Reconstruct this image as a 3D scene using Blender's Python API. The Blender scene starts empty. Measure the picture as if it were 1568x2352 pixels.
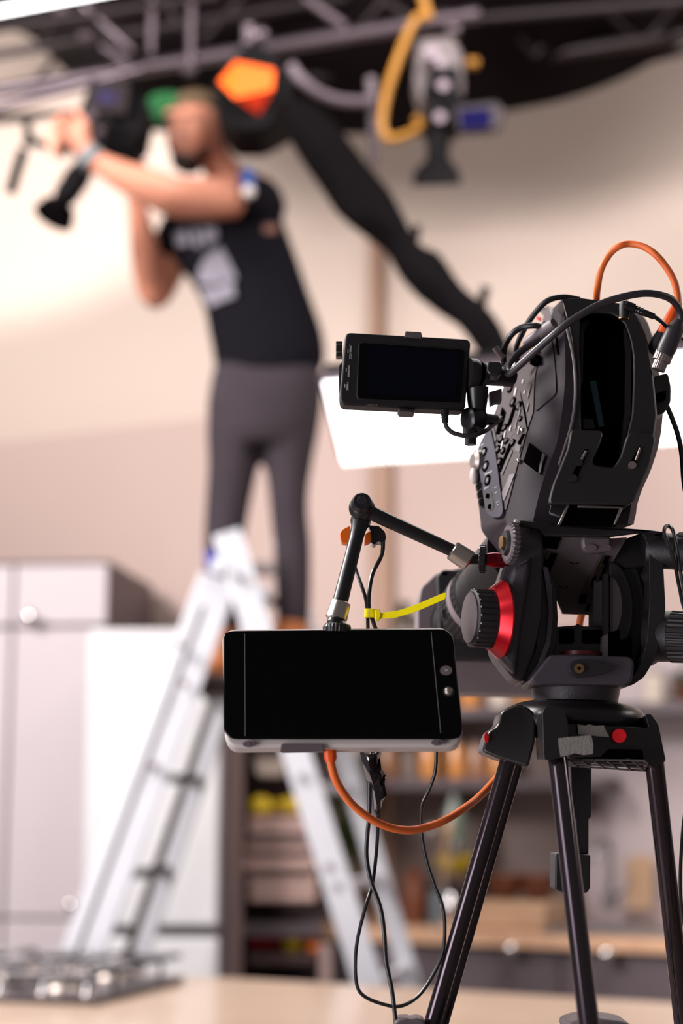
import bpy, bmesh, math, random
from mathutils import Vector, Matrix, Quaternion
random.seed(7)
SC = bpy.context.scene
COL = SC.collection
# ---------------------------------------------------------------- camera
F = 3800.0                         # focal length in pixels of the 1568x2352 frame
PITCH = math.atan(653.0 / F)
CAMH = 1.37
cam_d = bpy.data.cameras.new('camera'); cam = bpy.data.objects.new('camera', cam_d); COL.objects.link(cam)
cam.location = (0, 0, CAMH); cam.rotation_euler = (math.pi / 2 + PITCH, 0, 0)
cam_d.sensor_fit = 'VERTICAL'; cam_d.sensor_height = 36.0; cam_d.sensor_width = 24.0
cam_d.lens = F * 36.0 / 2352.0
cam_d.clip_start = 0.05; cam_d.clip_end = 100
cam_d.dof.use_dof = True; cam_d.dof.focus_distance = 1.455; cam_d.dof.aperture_fstop = 2.95
cam_d.dof.aperture_blades = 0
SC.camera = cam
# ---------------------------------------------------------------- view
SC.view_settings.view_transform = 'Standard'; SC.view_settings.look = 'None'
SC.view_settings.gamma = 1.0; SC.view_settings.use_curve_mapping = False
SC.view_settings.exposure = 0.0
# ---------------------------------------------------------------- world
w = bpy.data.worlds.new('studio_ambient'); SC.world = w; w.use_nodes = True
nt = w.node_tree; bg = nt.nodes['Background']
bg.inputs[0].default_value = (1.0, 0.93, 0.92, 1); bg.inputs[1].default_value = 0.14

def P(px, py, Y):
    """world point seen at pixel (px, py) at forward distance Y"""
    u = (px - 784.0) / F; v = (1176.0 - py) / F
    d = Vector((u, math.cos(PITCH) - v * math.sin(PITCH), math.sin(PITCH) + v * math.cos(PITCH)))
    d *= Y / d.y
    return d + Vector((0, 0, CAMH))
def px2m(n, Y): return n * Y / F

def area(name, loc, target, sx, sy, power, color=(1, 1, 1), spread=180):
    l = bpy.data.lights.new(name, 'AREA'); l.shape = 'RECTANGLE'; l.size = sx; l.size_y = sy
    l.energy = power; l.color = color; l.spread = math.radians(spread)
    o = bpy.data.objects.new(name, l); COL.objects.link(o); o.location = loc
    d = Vector(target) - Vector(loc); o.rotation_euler = d.to_track_quat('-Z', 'Y').to_euler()
    return o
# unseen lamps added to light the set and the foreground (all outside the frame)
area('added_lamp_left', (-3.0, 2.6, 3.9), (0.3, 3.6, 1.5), 1.8, 1.4, 400, (1.0, 0.95, 0.93))
area('added_lamp_left_near', (-1.9, 0.6, 2.9), (0.25, 1.45, 1.4), 0.9, 0.7, 11, (0.93, 0.93, 1.0))
area('added_lamp_top', (1.0, 3.6, 4.3), (0.2, 5.5, 1.0), 2.0, 1.4, 125, (1.0, 0.95, 0.93))
area('added_streak_light', (-1.75, 0.35, 1.0), (0.3, 1.45, 1.05), 1.0, 1.6, 46, (0.95, 0.93, 1.0))  # added to draw bright streaks along the tripod legs
area('added_lamp_right', (2.3, 1.9, 2.7), (0.3, 1.5, 1.45), 0.8, 0.5, 12, (1.0, 0.93, 0.9))
sp = bpy.data.lights.new('wall_spot', 'SPOT'); sp.energy = 850; sp.spot_size = math.radians(60); sp.spot_blend = 0.15
sp.shadow_soft_size = 0.12; sp.color = (1.0, 0.93, 0.9)
spo = bpy.data.objects.new('wall_spot', sp); COL.objects.link(spo); spo.location = (-2.2, 3.4, 3.9)
spo.rotation_euler = (Vector((-1.7, 7.6, 6.0)) - spo.location).to_track_quat('-Z', 'Y').to_euler()

area('added_wall_fill', (-3.0, 6.4, 4.1), (-1.6, 7.4, 4.6), 0.5, 0.3, 30, (1.0, 0.93, 0.88))  # extra unseen light added behind the drape to brighten the upper left wall
# ---------------------------------------------------------------- materials
def lin(c):
    c = c / 255.0
    return c / 12.92 if c <= 0.04045 else ((c + 0.055) / 1.055) ** 2.4
def rgb(r, g, b): return (lin(r), lin(g), lin(b), 1.0)
def mat(name, col, rough=0.5, metal=0.0, var=0.08, nscale=40.0, bump=0.0, bscale=300.0, coat=0.0, spec=0.5, emit=None, estr=0.0, trans=0.0, ior=1.45, stretch=None, sss=0.0):
    m = bpy.data.materials.new(name); m.use_nodes = True
    n = m.node_tree.nodes; l = m.node_tree.links; b = n['Principled BSDF']
    c = rgb(*col)
    b.inputs['Roughness'].default_value = rough; b.inputs['Metallic'].default_value = metal
    b.inputs['Specular IOR Level'].default_value = spec; b.inputs['IOR'].default_value = ior
    b.inputs['Coat Weight'].default_value = coat; b.inputs['Coat Roughness'].default_value = 0.08
    b.inputs['Transmission Weight'].default_value = trans
    if sss: b.inputs['Subsurface Weight'].default_value = sss; b.inputs['Subsurface Radius'].default_value = (0.01, 0.004, 0.002)
    tc = n.new('ShaderNodeTexCoord'); mp = n.new('ShaderNodeMapping'); l.new(tc.outputs['Object'], mp.inputs[0])
    if stretch: mp.inputs['Scale'].default_value = stretch
    no = n.new('ShaderNodeTexNoise'); no.inputs['Scale'].default_value = nscale; no.inputs['Detail'].default_value = 4
    l.new(mp.outputs[0], no.inputs['Vector'])
    mx = n.new('ShaderNodeMix'); mx.data_type = 'RGBA'
    mx.inputs[6].default_value = tuple(x * (1 - var) for x in c[:3]) + (1,)
    mx.inputs[7].default_value = tuple(min(1, x * (1 + var)) for x in c[:3]) + (1,)
    l.new(no.outputs['Fac'], mx.inputs[0]); l.new(mx.outputs[2], b.inputs['Base Color'])
    if bump:
        nb = n.new('ShaderNodeTexNoise'); nb.inputs['Scale'].default_value = bscale; nb.inputs['Detail'].default_value = 2
        l.new(mp.outputs[0], nb.inputs['Vector'])
        bp = n.new('ShaderNodeBump'); bp.inputs['Strength'].default_value = bump; bp.inputs['Distance'].default_value = 0.001
        l.new(nb.outputs['Fac'], bp.inputs['Height']); l.new(bp.outputs[0], b.inputs['Normal'])
    if emit:
        b.inputs['Emission Color'].default_value = rgb(*emit); b.inputs['Emission Strength'].default_value = estr
    return m
def wood(name, c1, c2, scale=6.0, rough=0.35, stretch=(1, 12, 1), coat=0.2):
    m = bpy.data.materials.new(name); m.use_nodes = True
    n = m.node_tree.nodes; l = m.node_tree.links; b = n['Principled BSDF']
    tc = n.new('ShaderNodeTexCoord'); mp = n.new('ShaderNodeMapping'); l.new(tc.outputs['Object'], mp.inputs[0])
    mp.inputs['Scale'].default_value = stretch
    no = n.new('ShaderNodeTexNoise'); no.inputs['Scale'].default_value = scale; no.inputs['Detail'].default_value = 6
    no.inputs['Distortion'].default_value = 0.6; l.new(mp.outputs[0], no.inputs['Vector'])
    cr = n.new('ShaderNodeValToRGB'); cr.color_ramp.elements[0].color = rgb(*c1); cr.color_ramp.elements[1].color = rgb(*c2)
    cr.color_ramp.elements[0].position = 0.3; cr.color_ramp.elements[1].position = 0.7
    l.new(no.outputs['Fac'], cr.inputs[0]); l.new(cr.outputs[0], b.inputs['Base Color'])
    b.inputs['Roughness'].default_value = rough; b.inputs['Coat Weight'].default_value = coat
    return m
M = {}
M['plastic'] = mat('black_plastic', (28, 24, 26), 0.42, bump=0.25, bscale=1800)
M['plastic_dark'] = mat('matt_black_plastic', (20, 17, 19), 0.55, bump=0.15, bscale=1500)
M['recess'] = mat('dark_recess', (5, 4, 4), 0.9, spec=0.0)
M['slate'] = mat('slate_panel', (58, 53, 64), 0.55, spec=0.2, bump=0.5, bscale=1500, var=0.15, nscale=900)
M['panel'] = mat('control_panel', (66, 55, 57), 0.55, spec=0.2, bump=0.3, bscale=1800, var=0.1)
M['body'] = mat('camera_shell', (44, 37, 42), 0.6, spec=0.15, bump=0.5, bscale=1600, var=0.15, nscale=600)
M['head'] = mat('tripod_head_casting', (62, 56, 62), 0.38, bump=0.35, bscale=1500, var=0.15, nscale=500)
M['disc'] = mat('machined_disc', (78, 70, 74), 0.32, metal=0.5)
M['crown'] = mat('satin_crown_plastic', (28, 24, 26), 0.3, bump=0.12, bscale=1500)
M['headdark'] = mat('tripod_head_dark', (34, 29, 31), 0.36)
M['anod'] = mat('anodised_tube', (74, 65, 70), 0.14, metal=0.9, var=0.03)
M['armblack'] = mat('satin_black_metal', (20, 18, 20), 0.33, coat=0.1)
M['steel'] = mat('brushed_steel', (190, 180, 172), 0.28, metal=1.0, stretch=(60, 60, 1))
M['steel_dim'] = mat('worn_steel', (150, 140, 135), 0.4, metal=0.9)
M['brass'] = mat('brass_bolt', (165, 130, 90), 0.35, metal=1.0)
M['red_anod'] = mat('red_anodised', (190, 18, 30), 0.25, metal=0.6, var=0.15, nscale=20)
M['red'] = mat('red_sticker', (214, 14, 26), 0.5, var=0.12, nscale=300)
M['orange'] = mat('orange_rubber', (226, 108, 48), 0.45, var=0.06, nscale=120)
M['orange_plug'] = mat('orange_boot', (224, 84, 24), 0.4)
M['orange_lever'] = mat('orange_anodised', (226, 100, 14), 0.35, metal=0.3)
M['cable'] = mat('black_cable', (22, 20, 22), 0.35)
M['cable_grey'] = mat('charcoal_cable', (48, 42, 46), 0.4)
M['yellow'] = mat('yellow_nylon', (255, 228, 0), 0.3, sss=0.3, var=0.1, nscale=100)
M['tape'] = mat('duct_tape', (150, 144, 140), 0.4, metal=0.2, bump=0.6, bscale=400, var=0.15, nscale=200)
M['etape'] = mat('glossy_black_tape', (22, 19, 24), 0.16, bump=1.0, bscale=120)
M['glass_black'] = mat('black_glass', (6, 5, 5), 0.1, var=0.02, spec=0.12)
M['screen'] = mat('blank_lcd', (5, 4, 5), 0.12, spec=0.1)
M['screen_blue'] = mat('blank_lcd_bluish', (5, 5, 18), 0.2, spec=0.12)
M['white_plastic'] = mat('offwhite_plastic', (182, 172, 168), 0.4, bump=0.15, bscale=900)
M['grey_plastic'] = mat('grey_plastic', (84, 74, 76), 0.45)
M['plategrey'] = mat('painted_plate', (92, 82, 84), 0.5, bump=0.2, bscale=1200)
M['lettering'] = mat('white_ink', (190, 184, 182), 0.5)
M['letterdim'] = mat('grey_ink', (92, 86, 84), 0.5)
M['teal'] = mat('teal_sticker', (22, 62, 76), 0.5)
M['hood'] = mat('hood_grey', (118, 106, 108), 0.5)
M['alu'] = mat('ladder_aluminium', (206, 206, 213), 0.38, metal=0.35, var=0.06, nscale=8)
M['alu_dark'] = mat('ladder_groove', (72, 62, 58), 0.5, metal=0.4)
M['wall_up'] = mat('cream_wall_paint', (208, 189, 177), 0.85, var=0.03, nscale=1.5)
M['wall_set'] = mat('mauve_wall_paint', (190, 166, 158), 0.8, var=0.04, nscale=1.5)
M['mould'] = mat('cornice_paint', (204, 186, 174), 0.8, var=0.03)
M['strip'] = mat('brown_trim_paint', (162, 130, 112), 0.7)
M['cab'] = mat('lilac_grey_cabinet', (196, 184, 188), 0.45, var=0.05, nscale=2)
M['cabside'] = mat('dark_cabinet_side', (84, 70, 72), 0.5)
M['cabdark'] = mat('dark_mauve_cabinet', (88, 76, 80), 0.5, var=0.05, nscale=3)
M['fridge'] = mat('white_enamel', (214, 212, 214), 0.3, var=0.02)
M['seam'] = mat('seam_grey', (128, 120, 124), 0.6)
M['chrome'] = mat('chrome', (235, 230, 228), 0.12, metal=1.0)
M['table'] = wood('island_wood', (168, 142, 122), (190, 166, 148), 5.0, 0.28)
M['worktop'] = wood('worktop_wood', (196, 150, 118), (214, 172, 140), 5.0, 0.4)
M['shelfwood'] = wood('dark_shelf_wood', (62, 44, 42), (86, 64, 60), 8.0, 0.5)
M['crate'] = wood('crate_wood', (180, 146, 136), (212, 178, 168), 8.0, 0.6)
M['brownpost'] = mat('brown_post', (160, 136, 132), 0.5, var=0.1, nscale=4)
M['floor'] = mat('floor_concrete', (120, 108, 104), 0.6, var=0.1, nscale=3)
M['drape'] = mat('black_drape', (22, 14, 17), 0.95, var=0.3, nscale=4, spec=0.1)
M['truss'] = mat('truss_metal', (98, 86, 92), 0.38, metal=0.7, var=0.25, nscale=14)
M['truss_dark'] = mat('truss_metal_dark', (38, 29, 31), 0.5, metal=0.5, var=0.25, nscale=14)
M['blackfab'] = mat('black_fabric', (11, 8, 9), 0.95, var=0.25, nscale=10, spec=0.04)
M['blackmat'] = mat('matt_black_metal', (11, 8, 10), 0.7, spec=0.12, var=0.1)
M['gel'] = mat('orange_gel', (240, 96, 20), 0.4, var=0.1, nscale=8, emit=(255, 96, 10), estr=0.35)
M['gel2'] = mat('deep_orange_gel', (186, 44, 12), 0.5, emit=(226, 50, 8), estr=0.12)
M['yellowcable'] = mat('yellow_cable', (156, 104, 24), 0.5)
M['greycable'] = mat('grey_conduit', (112, 98, 106), 0.5)
M['skin'] = mat('skin', (194, 130, 106), 0.5, var=0.08, nscale=12, sss=0.1)
M['lips'] = mat('lips', (150, 84, 78), 0.5)
M['beard'] = mat('dark_beard', (34, 18, 14), 0.8, var=0.3, nscale=60)
M['tee'] = mat('black_cotton', (15, 13, 19), 0.9, var=0.2, nscale=30, spec=0.1)
M['print'] = mat('grey_shirt_print', (112, 108, 118), 0.8, var=0.5, nscale=22)
M['jeans'] = mat('charcoal_denim', (52, 45, 50), 0.85, var=0.25, nscale=9, spec=0.2)
M['boot'] = mat('tan_leather', (176, 104, 56), 0.55, var=0.15, nscale=10)
M['capgreen'] = mat('green_cap', (14, 88, 40), 0.75, var=0.15, nscale=12)
M['capbrown'] = mat('olive_cap', (84, 66, 44), 0.8, var=0.15, nscale=12)
M['strap'] = mat('grey_strap', (104, 112, 116), 0.6)
M['blue'] = mat('blue_tag', (20, 52, 112), 0.5)
M['lem'] = mat('lemon_skin', (236, 200, 50), 0.4, var=0.1, nscale=20)
M['pep'] = mat('red_pepper_skin', (176, 34, 40), 0.3, var=0.1, nscale=20)
M['oran'] = mat('orange_skin', (232, 118, 40), 0.4, var=0.1, nscale=20)
M['amber'] = mat('amber_glass', (196, 130, 70), 0.25, var=0.2, nscale=20, coat=0.4)
M['amber2'] = mat('dry_food_glass', (150, 104, 74), 0.3, var=0.25, nscale=25, coat=0.4)
M['lid'] = mat('jar_lid', (120, 104, 96), 0.4)
M['leaf'] = mat('leaf_green', (74, 104, 40), 0.5, var=0.4, nscale=20)
M['leafdark'] = mat('leaf_dark', (58, 84, 52), 0.5, var=0.4, nscale=20)
M['greenglass'] = mat('green_glass', (104, 112, 100), 0.3, var=0.1, coat=0.5)
M['potgrey'] = mat('grey_pot', (92, 100, 106), 0.5)
M['potbrown'] = mat('brown_ceramic', (104, 58, 38), 0.4, var=0.2, nscale=10)
M['tile'] = mat('pale_tile', (186, 170, 170), 0.35, var=0.04, nscale=6)
M['sinkgrey'] = mat('sink_steel', (140, 136, 138), 0.3, metal=0.7)
M['tan'] = mat('tan_board', (186, 150, 120), 0.5, var=0.1, nscale=10)
M['creambox'] = mat('cream_box', (206, 190, 176), 0.6, var=0.1)
M['dim_wall'] = mat('dim_wall_brown', (116, 98, 92), 0.6, var=0.08, nscale=3)  # brown tone carries the dimness of the wall under the shelves
M['iron'] = mat('cast_iron', (44, 38, 42), 0.35, var=0.2, nscale=60, metal=0.3)
M['hobglass'] = mat('hob_plate', (64, 56, 60), 0.25, metal=0.4)
M['led'] = mat('led_panel', (255, 255, 255), 0.5, emit=(255, 250, 250), estr=3.2, var=0.0)
M['ledbar'] = mat('led_tube', (255, 255, 255), 0.5, emit=(246, 255, 253), estr=3.0, var=0.0)
M['navy'] = mat('navy_screen', (14, 11, 52), 0.8, spec=0.05, emit=(20, 18, 84), estr=0.06)
M['camgrey'] = mat('camera_grey', (84, 72, 72), 0.5, var=0.5, nscale=18)
M['grassy'] = mat('sage_cloth', (150, 150, 130), 0.8)
# ---------------------------------------------------------------- mesh helpers
def smooth_pts(pts, n=8, closed=False):
    """Catmull-Rom through the points"""
    V = [Vector(p) for p in pts]; out = []; N = len(V)
    for i in range(N if closed else N - 1):
        if closed: a, b, c, d = V[(i - 1) % N], V[i], V[(i + 1) % N], V[(i + 2) % N]
        else: a, b, c, d = V[max(i - 1, 0)], V[i], V[i + 1], V[min(i + 2, N - 1)]
        for k in range(n):
            t = k / n
            out.append(0.5 * ((2 * b) + (c - a) * t + (2 * a - 5 * b + 4 * c - d) * t * t + (3 * b - a - 3 * c + d) * t ** 3))
    if not closed: out.append(V[-1])
    return out
def rnd(pts, r, seg=4):
    """round the corners of a pixel polygon"""
    out = []; N = len(pts)
    for i in range(N):
        p = Vector(pts[i][:2]); a = Vector(pts[i - 1][:2]); b = Vector(pts[(i + 1) % N][:2])
        ra = min(r, (a - p).length * 0.45); rb = min(r, (b - p).length * 0.45)
        s = p + (a - p).normalized() * ra; e = p + (b - p).normalized() * rb
        for k in range(seg + 1):
            t = k / seg
            out.append(tuple((1 - t) ** 2 * s + 2 * t * (1 - t) * p + t * t * e))
    return out
def nb(): return bmesh.new()
def face(bm, vs):
    try: return bm.faces.new(vs)
    except ValueError: return None
def poly3(bm, front, back):
    """closed solid between two matching outlines"""
    a = [bm.verts.new(p) for p in front]; b = [bm.verts.new(p) for p in back]; n = len(a)
    face(bm, a); face(bm, b[::-1])
    for i in range(n): face(bm, (a[i], b[i], b[(i + 1) % n], a[(i + 1) % n]))
def prism(bm, pts, Y, t, off=(0, 0)):
    """outline traced in pixels at distance Y (number or function of px,py) and thickness t metres straight back"""
    fY = Y if callable(Y) else (lambda x, y: Y)
    fr = [P(p[0], p[1], fY(p[0], p[1])) for p in pts]
    bk = [v + Vector((off[0], t, off[1])) for v in fr]
    poly3(bm, fr, bk)
def loft(bm, rings, cap=True, closed=True):
    R = [[bm.verts.new(p) for p in r] for r in rings]; n = len(R[0])
    for a, b in zip(R[:-1], R[1:]):
        for i in range(n if closed else n - 1): face(bm, (a[i], a[(i + 1) % n], b[(i + 1) % n], b[i]))
    if cap and closed: face(bm, R[0][::-1]); face(bm, R[-1])
def basis(d):
    d = Vector(d).normalized(); up = Vector((0, 0, 1)) if abs(d.z) < 0.95 else Vector((1, 0, 0))
    a = d.cross(up).normalized(); return a, a.cross(d).normalized(), d
def lathe(bm, p0, p1, prof, n=24, rmod=None):
    """prof: list of (t along p0->p1, radius in metres)"""
    p0 = Vector(p0); p1 = Vector(p1); a, b, d = basis(p1 - p0); rings = []
    for t, r in prof:
        c = p0.lerp(p1, t); ring = []
        for k in range(n):
            an = 2 * math.pi * k / n; rr = max(r, 1e-5) * (rmod(k, t) if rmod else 1)
            ring.append(c + a * math.cos(an) * rr + b * math.sin(an) * rr)
        rings.append(ring)
    loft(bm, rings)
def cyl(bm, p0, p1, r0, r1=None, n=20): lathe(bm, p0, p1, [(0, r0), (1, r0 if r1 is None else r1)], n)
def tube(bm, pts, r, n=10, smooth=6, flat=1.0):
    V = smooth_pts(pts, smooth) if smooth else [Vector(p) for p in pts]
    rings = []; prev = None; N = len(V)
    for i, c in enumerate(V):
        d = (V[min(i + 1, N - 1)] - V[max(i - 1, 0)]).normalized()
        if prev is None: a, b, _ = basis(d)
        else:
            a = (prev - d * prev.dot(d)).normalized(); b = a.cross(d).normalized()
        prev = a
        rr = r(i / (N - 1)) if callable(r) else r
        rings.append([c + a * math.cos(2 * math.pi * k / n) * rr + b * math.sin(2 * math.pi * k / n) * rr * flat for k in range(n)])
    loft(bm, rings)
def ball(bm, c, rx, ry=None, rz=None, rot=0.0, u=16, v=10):
    """ellipsoid; rot turns it in the x-z plane"""
    ry = rx if ry is None else ry; rz = rx if rz is None else rz
    m = Matrix.Translation(Vector(c)) @ Matrix.Rotation(rot, 4, 'Y') @ Matrix.Diagonal((rx, ry, rz, 1))
    bmesh.ops.create_uvsphere(bm, u_segments=u, v_segments=v, radius=1.0, matrix=m)
def box(bm, o, ux, uy, uz):
    """box from corner o along three edge vectors"""
    o = Vector(o); ux = Vector(ux); uy = Vector(uy); uz = Vector(uz)
    poly3(bm, [o, o + ux, o + ux + uz, o + uz], [o + uy, o + ux + uy, o + ux + uy + uz, o + uy + uz])
def obj(name, bm, m, parent=None, bev=0.0, seg=2, smooth=True, remesh=0.0, sub=0, ang=35, recalc=True):
    bmesh.ops.remove_doubles(bm, verts=bm.verts, dist=1e-6)
    if recalc: bmesh.ops.recalc_face_normals(bm, faces=bm.faces)
    c = Vector((0, 0, 0))
    for v in bm.verts: c += v.co
    c /= max(1, len(bm.verts))
    for v in bm.verts: v.co -= c
    me = bpy.data.meshes.new(name); bm.to_mesh(me); bm.free()
    me.materials.append(M[m] if isinstance(m, str) else m)
    o = bpy.data.objects.new(name, me); COL.objects.link(o)
    o['wp'] = tuple(c)
    base = Vector(parent['wp']) if parent is not None else Vector((0, 0, 0))
    o.location = c - base
    if parent is not None: o.parent = parent
    if remesh:
        r = o.modifiers.new('fuse', 'REMESH'); r.mode = 'VOXEL'; r.voxel_size = remesh; r.use_smooth_shade = True
        s = o.modifiers.new('relax', 'SMOOTH'); s.iterations = 6; s.factor = 0.5
    if bev:
        b = o.modifiers.new('edge', 'BEVEL'); b.width = bev; b.segments = seg; b.limit_method = 'ANGLE'; b.angle_limit = math.radians(30)
        b.harden_normals = False
    if sub:
        s = o.modifiers.new('sub', 'SUBSURF'); s.levels = sub; s.render_levels = sub
    if smooth:
        for p in me.polygons: p.use_smooth = True
        if not remesh and not sub:
            me.set_sharp_from_angle(angle=math.radians(ang))
    return o
def tag(o, label, cat, group=None, kind=None):
    if label: o['label'] = label
    if cat: o['category'] = cat
    if group: o['group'] = group
    if kind: o['kind'] = kind
    return o
def thing(name, loc, label, cat, group=None):
    o = bpy.data.objects.new(name, None); COL.objects.link(o); o.location = loc; o['wp'] = tuple(Vector(loc)); o.empty_display_size = 0.02
    return tag(o, label, cat, group)
def struct(o): o['kind'] = 'structure'; return o
def text(s, c, xdir, ydir, size, m, parent, name='lettering'):
    cu = bpy.data.curves.new(name, 'FONT'); cu.body = s; cu.size = size; cu.align_x = 'CENTER'; cu.align_y = 'CENTER'; cu.extrude = 0.00008
    o = bpy.data.objects.new(name, cu); COL.objects.link(o)
    x = Vector(xdir).normalized(); z = x.cross(Vector(ydir)).normalized(); y = z.cross(x)
    mt = Matrix((x, y, z)).transposed().to_4x4(); mt.translation = Vector(c)
    dg = bpy.context.evaluated_depsgraph_get(); me = bpy.data.meshes.new_from_object(o.evaluated_get(dg))
    bpy.data.objects.remove(o); me.transform(mt); b = bmesh.new(); b.from_mesh(me); bpy.data.meshes.remove(me)
    return obj(name, b, m, parent, smooth=False, recalc=False)
def path(pts, Y):
    return [P(p[0], p[1], p[2] if len(p) > 2 else Y) for p in pts]
# ================================================================ ROOM
U = Vector((0.8944, -0.4472, 0)); NRM = Vector((0.4472, 0.8944, 0))   # along the back wall, and away from the camera
D0 = 6.05
def Yw(px, off=0.0): return (D0 - off) / (0.4472 * (px - 784.0) / F + 0.8944)
def W(s, off, z): return U * s + NRM * (D0 - off) + Vector((0, 0, z))   # a point by its place along the wall
def sw(px, off=0.0):
    Y = Yw(px, off); X = (px - 784.0) / F * Y
    return X * U.x + Y * U.y
def zat(py, px, off=0.0): return P(px, py, Yw(px, off)).z
def wbox(bm, s0, s1, o0, o1, z0, z1):
    """box on the wall: along s, from offset o0 to o1 towards the room"""
    box(bm, W(s0, o0, z0), U * (s1 - s0), NRM * (o0 - o1), Vector((0, 0, z1 - z0)))
bm = nb(); box(bm, (-7, -1.5, -0.1), (13, 0, 0), (0, 11, 0), (0, 0, 0.1)); struct(obj('floor', bm, 'floor', smooth=False))
bm = nb(); wbox(bm, -7, 3.2, -0.45, -0.3, 0, 5.6); struct(obj('wall_back', bm, 'wall_up', smooth=False))
bm = nb(); wbox(bm, -7, 3.2, 0.0, -0.12, 0, 3.0); struct(obj('wall_set', bm, 'wall_set', smooth=False))
# cornice on the upper wall, two steps, right of the corner
sR0 = sw(1000)
for i, (z0, z1, d) in enumerate(((3.93, 4.02, 0.15), (3.80, 3.86, 0.06))):
    bm = nb(); wbox(bm, -0.3, 3.2, -0.3, -0.3 + d, z0, z1); struct(obj('trim_%d' % (i + 1), bm, 'mould', bev=0.01))
bm = nb(); wbox(bm, sw(862, -.3), sw(890, -.3), -0.3, -0.22, 3.0, 3.85); struct(obj('trim_3', bm, 'strip', bev=0.01))
bm = nb(); wbox(bm, sw(862), sw(908), 0.0, 0.05, 0.9, 3.0); struct(obj('trim_4', bm, 'strip', bev=0.01))
# black cloth ceiling, swagged edge
edge = [(-300, 60), (-120, 40), (60, 70), (150, 150), (300, 270), (420, 300), (640, 300), (860, 300), (1010, 300), (1150, 252), (1290, 222), (1430, 170), (1568, 88), (1760, -40)]
E3 = smooth_pts([P(x, y, 6.0 - (x - 784) * 0.0006) for x, y in edge], 5)
bm = nb(); rings = []
for k in range(9):
    t = k / 8.0
    rings.append([Vector((p.x * (1 + 0.1 * t), p.y - 5.2 * t, max(p.z, 3.6) * (1 - t) + 4.75 * t + 0.05 * math.sin(i * 0.9 + k)) if k else p) for i, p in enumerate(E3)])
for r in rings[1:]:
    for i, p in enumerate(r): p.z = E3[i].z + (4.75 - E3[i].z) * min(1, rings.index(r) / 3.0)
loft(bm, rings, closed=False)
o = obj('ceiling', bm, 'drape'); struct(o); sd = o.modifiers.new('th', 'SOLIDIFY'); sd.thickness = 0.02

# tall cabinet at the left
def kit_box(px_l, px_r, Yf, depth, z0, z1, m=-0.1):
    a = P(px_l, 1500, Yf); xl = (px_l - 784) / F * Yf; xr = (px_r - 784) / F * Yf
    ux = Vector((1, m, 0)).normalized(); n = Vector((-m, 1, 0)).normalized()
    o = Vector((xr, Yf, 0)) - ux * ((xr - xl)); return o, ux, n, xr - xl
o0, ux, n_, wd = kit_box(-330, 247, 6.3, 0.8, 0, 0); CT = 1.37 + 539 * 6.3 / F
cabt = thing('tall_cabinet', o0 + ux * wd / 2 + n_ * .4, 'tall grey-lilac kitchen cabinet with dark brown side beside the white fridge', 'cabinet')
bm = nb(); box(bm, o0, ux * wd, n_ * 0.8, (0, 0, CT)); obj('body', bm, 'cabside', cabt, bev=0.004)
xm = wd * (25 + 330) / 577.0
zs = 1.37 + (1829 - 1443) * 6.3 / F; zb = 1.37 - (2098 - 1829) * 6.3 / F
k = 0
for (x0, x1) in ((0.01, xm - 0.006), (xm + 0.006, wd - 0.004)):
    for (z0, z1) in ((0.1, zb - 0.006), (zb + 0.006, zs - 0.008), (zs + 0.008, CT - 0.02)):
        bm = nb(); box(bm, o0 + ux * x0 - n_ * 0.022 + Vector((0, 0, z0)), ux * (x1 - x0), n_ * 0.022, (0, 0, z1 - z0))
        d = obj('door', bm, 'cab', cabt, bev=0.003)
        if k in (4, 5):
            kp = P(75, 1420, 6.3) if k == 5 else P(-60, 1420, 6.3)
            bm = nb(); cyl(bm, kp + Vector((0, 0, 0)), kp - Vector((0, .04, 0)), 0.008); ball(bm, kp - Vector((0, .05, 0)), 0.026, .018, .026); obj('knob', bm, 'chrome', d)
        if k == 3:
            kp = P(168, 2078, 6.3); bm = nb(); cyl(bm, kp, kp - Vector((0, .04, 0)), 0.007); ball(bm, kp - Vector((0, .05, 0)), 0.022, .016, .022); obj('knob', bm, 'chrome', d)
        k += 1
# white fridge
o0, ux, n_, wd = kit_box(207, 513, 5.7, 0.65, 0, 0, -0.05); FT = 1.37 + 378 * 5.7 / F; fz = 1.37 - (2126 - 1829) * 5.7 / F
fr = thing('refrigerator', o0 + ux * wd / 2 + n_ * .3, 'tall white fridge standing behind the ladder beside the grey cabinet', 'fridge')
bm = nb(); box(bm, o0, ux * wd, n_ * 0.53, (0, 0, FT)); obj('body', bm, 'seam', fr, bev=0.02)
for z0, z1 in ((0.06, fz - 0.018), (fz + 0.018, FT)):
    bm = nb(); box(bm, o0 - n_ * 0.05 + Vector((0, 0, z0)), ux * wd, n_ * 0.045, (0, 0, z1 - z0)); obj('door', bm, 'fridge', fr, bev=0.012)

# shelf rack with crates, right of the fridge
YR = 5.95
rk = thing('shelf_rack', P(640, 2238, YR + .2) * 1.0, 'dark wooden shelf rack holding crates and fruit, right of the fridge', 'shelf rack')
rk['wp'] = tuple(rk.location)
def post(x0, x1, m, yo=0.0, zt=1.62, par=rk, nm='post'):
    bm = nb(); xl = (x0 - 784) / F * (YR + yo); xr = (x1 - 784) / F * (YR + yo)
    box(bm, (xl, YR + yo, 0), (xr - xl, 0, 0), (0, 0.05, 0), (0, 0, zt)); obj(nm, bm, m, par, bev=0.004)
post(526, 560, 'brownpost'); post(735, 762, 'brownpost', zt=0.86); post(735, 750, 'shelfwood', 0.45); post(535, 553, 'shelfwood', 0.45)
bm = nb(); box(bm, ((530 - 784) / F * YR, YR + 0.5, 0), (0.36, 0, 0), (0, 0.02, 0), (0, 0, 1.62)); obj('back_panel', bm, 'shelfwood', rk)
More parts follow.
